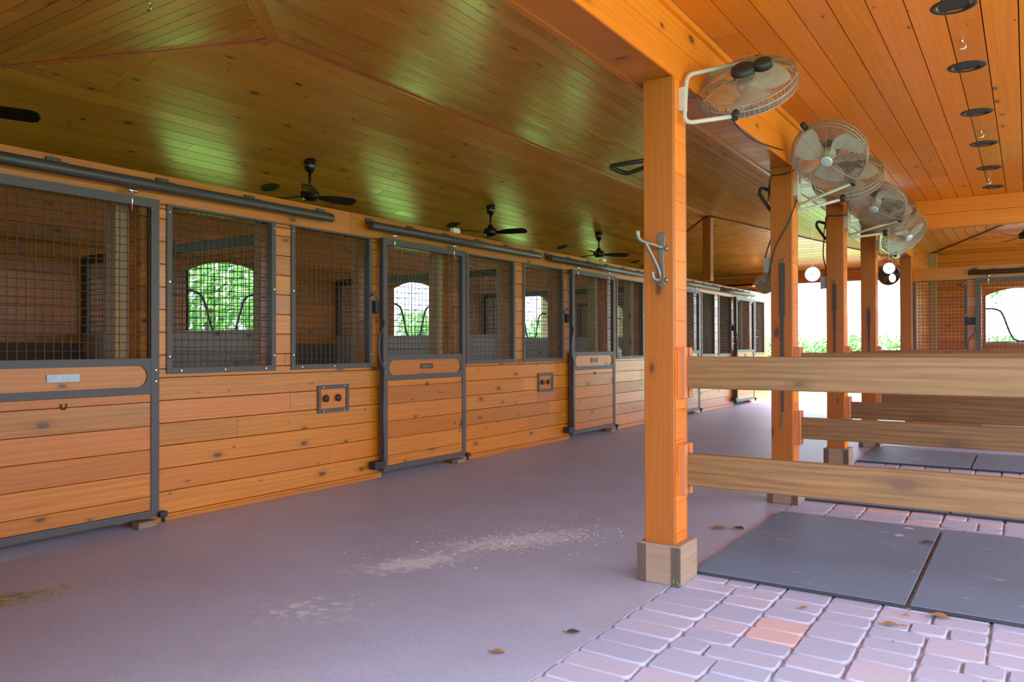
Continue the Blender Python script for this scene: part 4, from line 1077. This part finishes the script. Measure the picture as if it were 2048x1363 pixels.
def foliage(mb, c, rad, n, size, hollow=.55, mi=0):
    for _ in range(n):
        while True:
            p = Vector((R.uniform(-1, 1), R.uniform(-1, 1), R.uniform(-1, 1)))
            if hollow < p.length < 1: break
        q = Vector((c[0]+p.x*rad[0], c[1]+p.y*rad[1], c[2]+p.z*rad[2]))
        d = Vector((R.gauss(0, 1), R.gauss(0, 1), R.gauss(0, 1))).normalized(); e = d.orthogonal().normalized(); s = size*R.uniform(.6, 1.3)
        f = d.cross(e); b = len(mb.v)
        mb.v += [q-e*s, q+f*s*.45, q+e*s, q-f*s*.45]
        mb.face([b, b+1, b+2, b+3], None, R.random()*.7+.3*max(0, p.z), mi)

# ------------------------------------------------------------ litter on the floor
def leaf(x, y, s, rot, mat, lab, z=.0):
    mb = MB(); n = 9; T = Matrix.Translation((x, y, z+.004)) @ Matrix.Rotation(rot, 4, 'Z')
    for i in range(n):
        u = i/(n-1); wd = s*.36*math.sin(math.pi*min(1, u**.8)); lift = .004*math.sin(u*3)+.02*(u-.5)**2
        for v in (-1, 0, 1): mb.v.append(T @ Vector((s*(u-.5), v*wd, lift+abs(v)*.25*wd)))
    for i in range(n-1):
        for v in (0, 1): mb.face([i*3+v, i*3+v+1, (i+1)*3+v+1, (i+1)*3+v], None, .5, 0, True)
    mb.tube([T @ Vector((-s*.5, 0, .002)), T @ Vector((-s*.72, .01, .004))], .0015, 4)
    tag(mb.build('dry_leaf', mat), lab, 'leaf', 'dry leaves on the floor')
leaf(-1.69, 5.0, .10, .2, 'leafdry', 'brown curled leaf on the concrete right of the front post')
leaf(-1.585, 5.06, .09, -.5, 'leafdark', 'dark leaf beside the corner of the left front mat')
leaf(-1.59, 2.85, .06, .6, 'leafdark', 'small dark leaf on the concrete near the paving edge')
leaf(-1.734, 2.5, .06, .3, 'leafdry', 'small brown leaf on the concrete, nearest the viewer')
leaf(-.496, 3.668, .07, .2, 'leafdry', 'tan pointed leaf on the paving in front of the mats')
leaf(-.33, 3.90, .085, -.3, 'leafdry', 'long brown leaf lying against the front edge of the right mat')
leaf(-.86, 3.69, .04, .9, 'leafdry', 'tiny tan leaf on the paving below the left front mat')
leaf(-.50, 5.22, .08, .1, 'leafdark', 'dark twiggy leaf on the seam between the front mats', .022)
def scatter(n, cx, cy, sx, sy, rot, l, w_, mat, nm, lab, cat):
    mb = MB()
    for _ in range(n):
        a, b = R.gauss(0, 1), R.gauss(0, 1)
        x = cx+a*sx*math.cos(rot)-b*sy*math.sin(rot); y = cy+a*sx*math.sin(rot)+b*sy*math.cos(rot)
        T = Matrix.Translation((x, y, .002+R.random()*.006)) @ Matrix.Rotation(R.random()*6.28, 4, 'Z') @ Matrix.Rotation(R.uniform(-.15, .15), 4, 'Y')
        ll_ = l*R.uniform(.4, 1.3); mb.box(-ll_/2, ll_/2, -w_/2, w_/2, 0, w_*.4, T=T)
    o = mb.build(nm, mat); tag(o, lab, cat, None, 'stuff')
scatter(420, -4.12, 1.62, .22, .07, 1.15, .05, .0035, 'hay', 'hay', 'loose greenish hay on the floor at the left photo edge', 'hay')
scatter(200, -2.6, 4.05, .42, .15, 1.0, .014, .005, 'shaving', 'wood_shavings', 'pale wood shavings strewn across the aisle floor left of the front post', 'shavings')
scatter(130, -.452, 4.83, .45, .006, 1.57, .03, .005, 'leafdry', 'debris', 'brown debris in the seam between the two front mats', 'debris')

# a tuft of weed at the corner of the front block
mb = MB(); foliage(mb, (-1.465, 3.672, .022), (.02, .012, .022), 26, .007, .1)
tag(mb.build('weed', 'leaf'), 'tiny green weed at the foot of the front post base block', 'weed')

# ------------------------------------------------------------ outdoors
mb = MB()
for k in range(26): foliage(mb, (-9.5+k*.36, 26.6+R.uniform(-.1, .1), .78), (.38, .5, R.uniform(.78, .92)), 330, .07)
for k in range(26): mb.tube([(-9.5+k*.36, 26.6, -.13), (-9.5+k*.36, 26.6, 1.1)], .03, 5, mi=1)
tag(mb.build('hedge', ['hedge', 'bark']), 'clipped green hedge outside the bright open end of the barn', 'hedge')
def tree(x, y, h, r, lab, n=2700):
    t = thing('tree', lab, 'tree', (x, y, -.125), 'trees outside')
    mb = MB(); mb.tube(bez([(x, y, -.14), (x+.1, y, h*.3), (x-.1, y+.1, h*.6), (x, y, h*.85)], 4), [.16*(1-.07*i) for i in range(13)], 8); mb.build('trunk', 'bark', t)
    mb = MB()
    for k in range(7): foliage(mb, (x+R.uniform(-.5, .5)*r, y+R.uniform(-.5, .5)*r, h*R.uniform(.35, .95)), (r*.7, r*.7, r*.6), n//7, .11)
    mb.build('crown', 'leaf', t)
tree(-12.6, 8.8, 4.2, 1.7, 'leafy green tree outside the arched window of the wide left grille')
tree(-14.6, 13.0, 3.6, 1.3, 'smaller green tree outside, right part of the leftmost arched window')
tree(-14.2, 5.2, 3.5, 1.3, 'pale leafy tree outside, left part of the leftmost arched window')
tree(-15.5, 18.3, 1.95, .95, 'low distant bush outside the window seen through the second door', 900)
tree(-15.5, 25.2, 2.0, .95, 'low distant bush outside the window left of the third door', 900)
tree(-1.4, 30.5, 4.8, 1.5, 'hazy tree outside the arched window of the far right stall', 500)
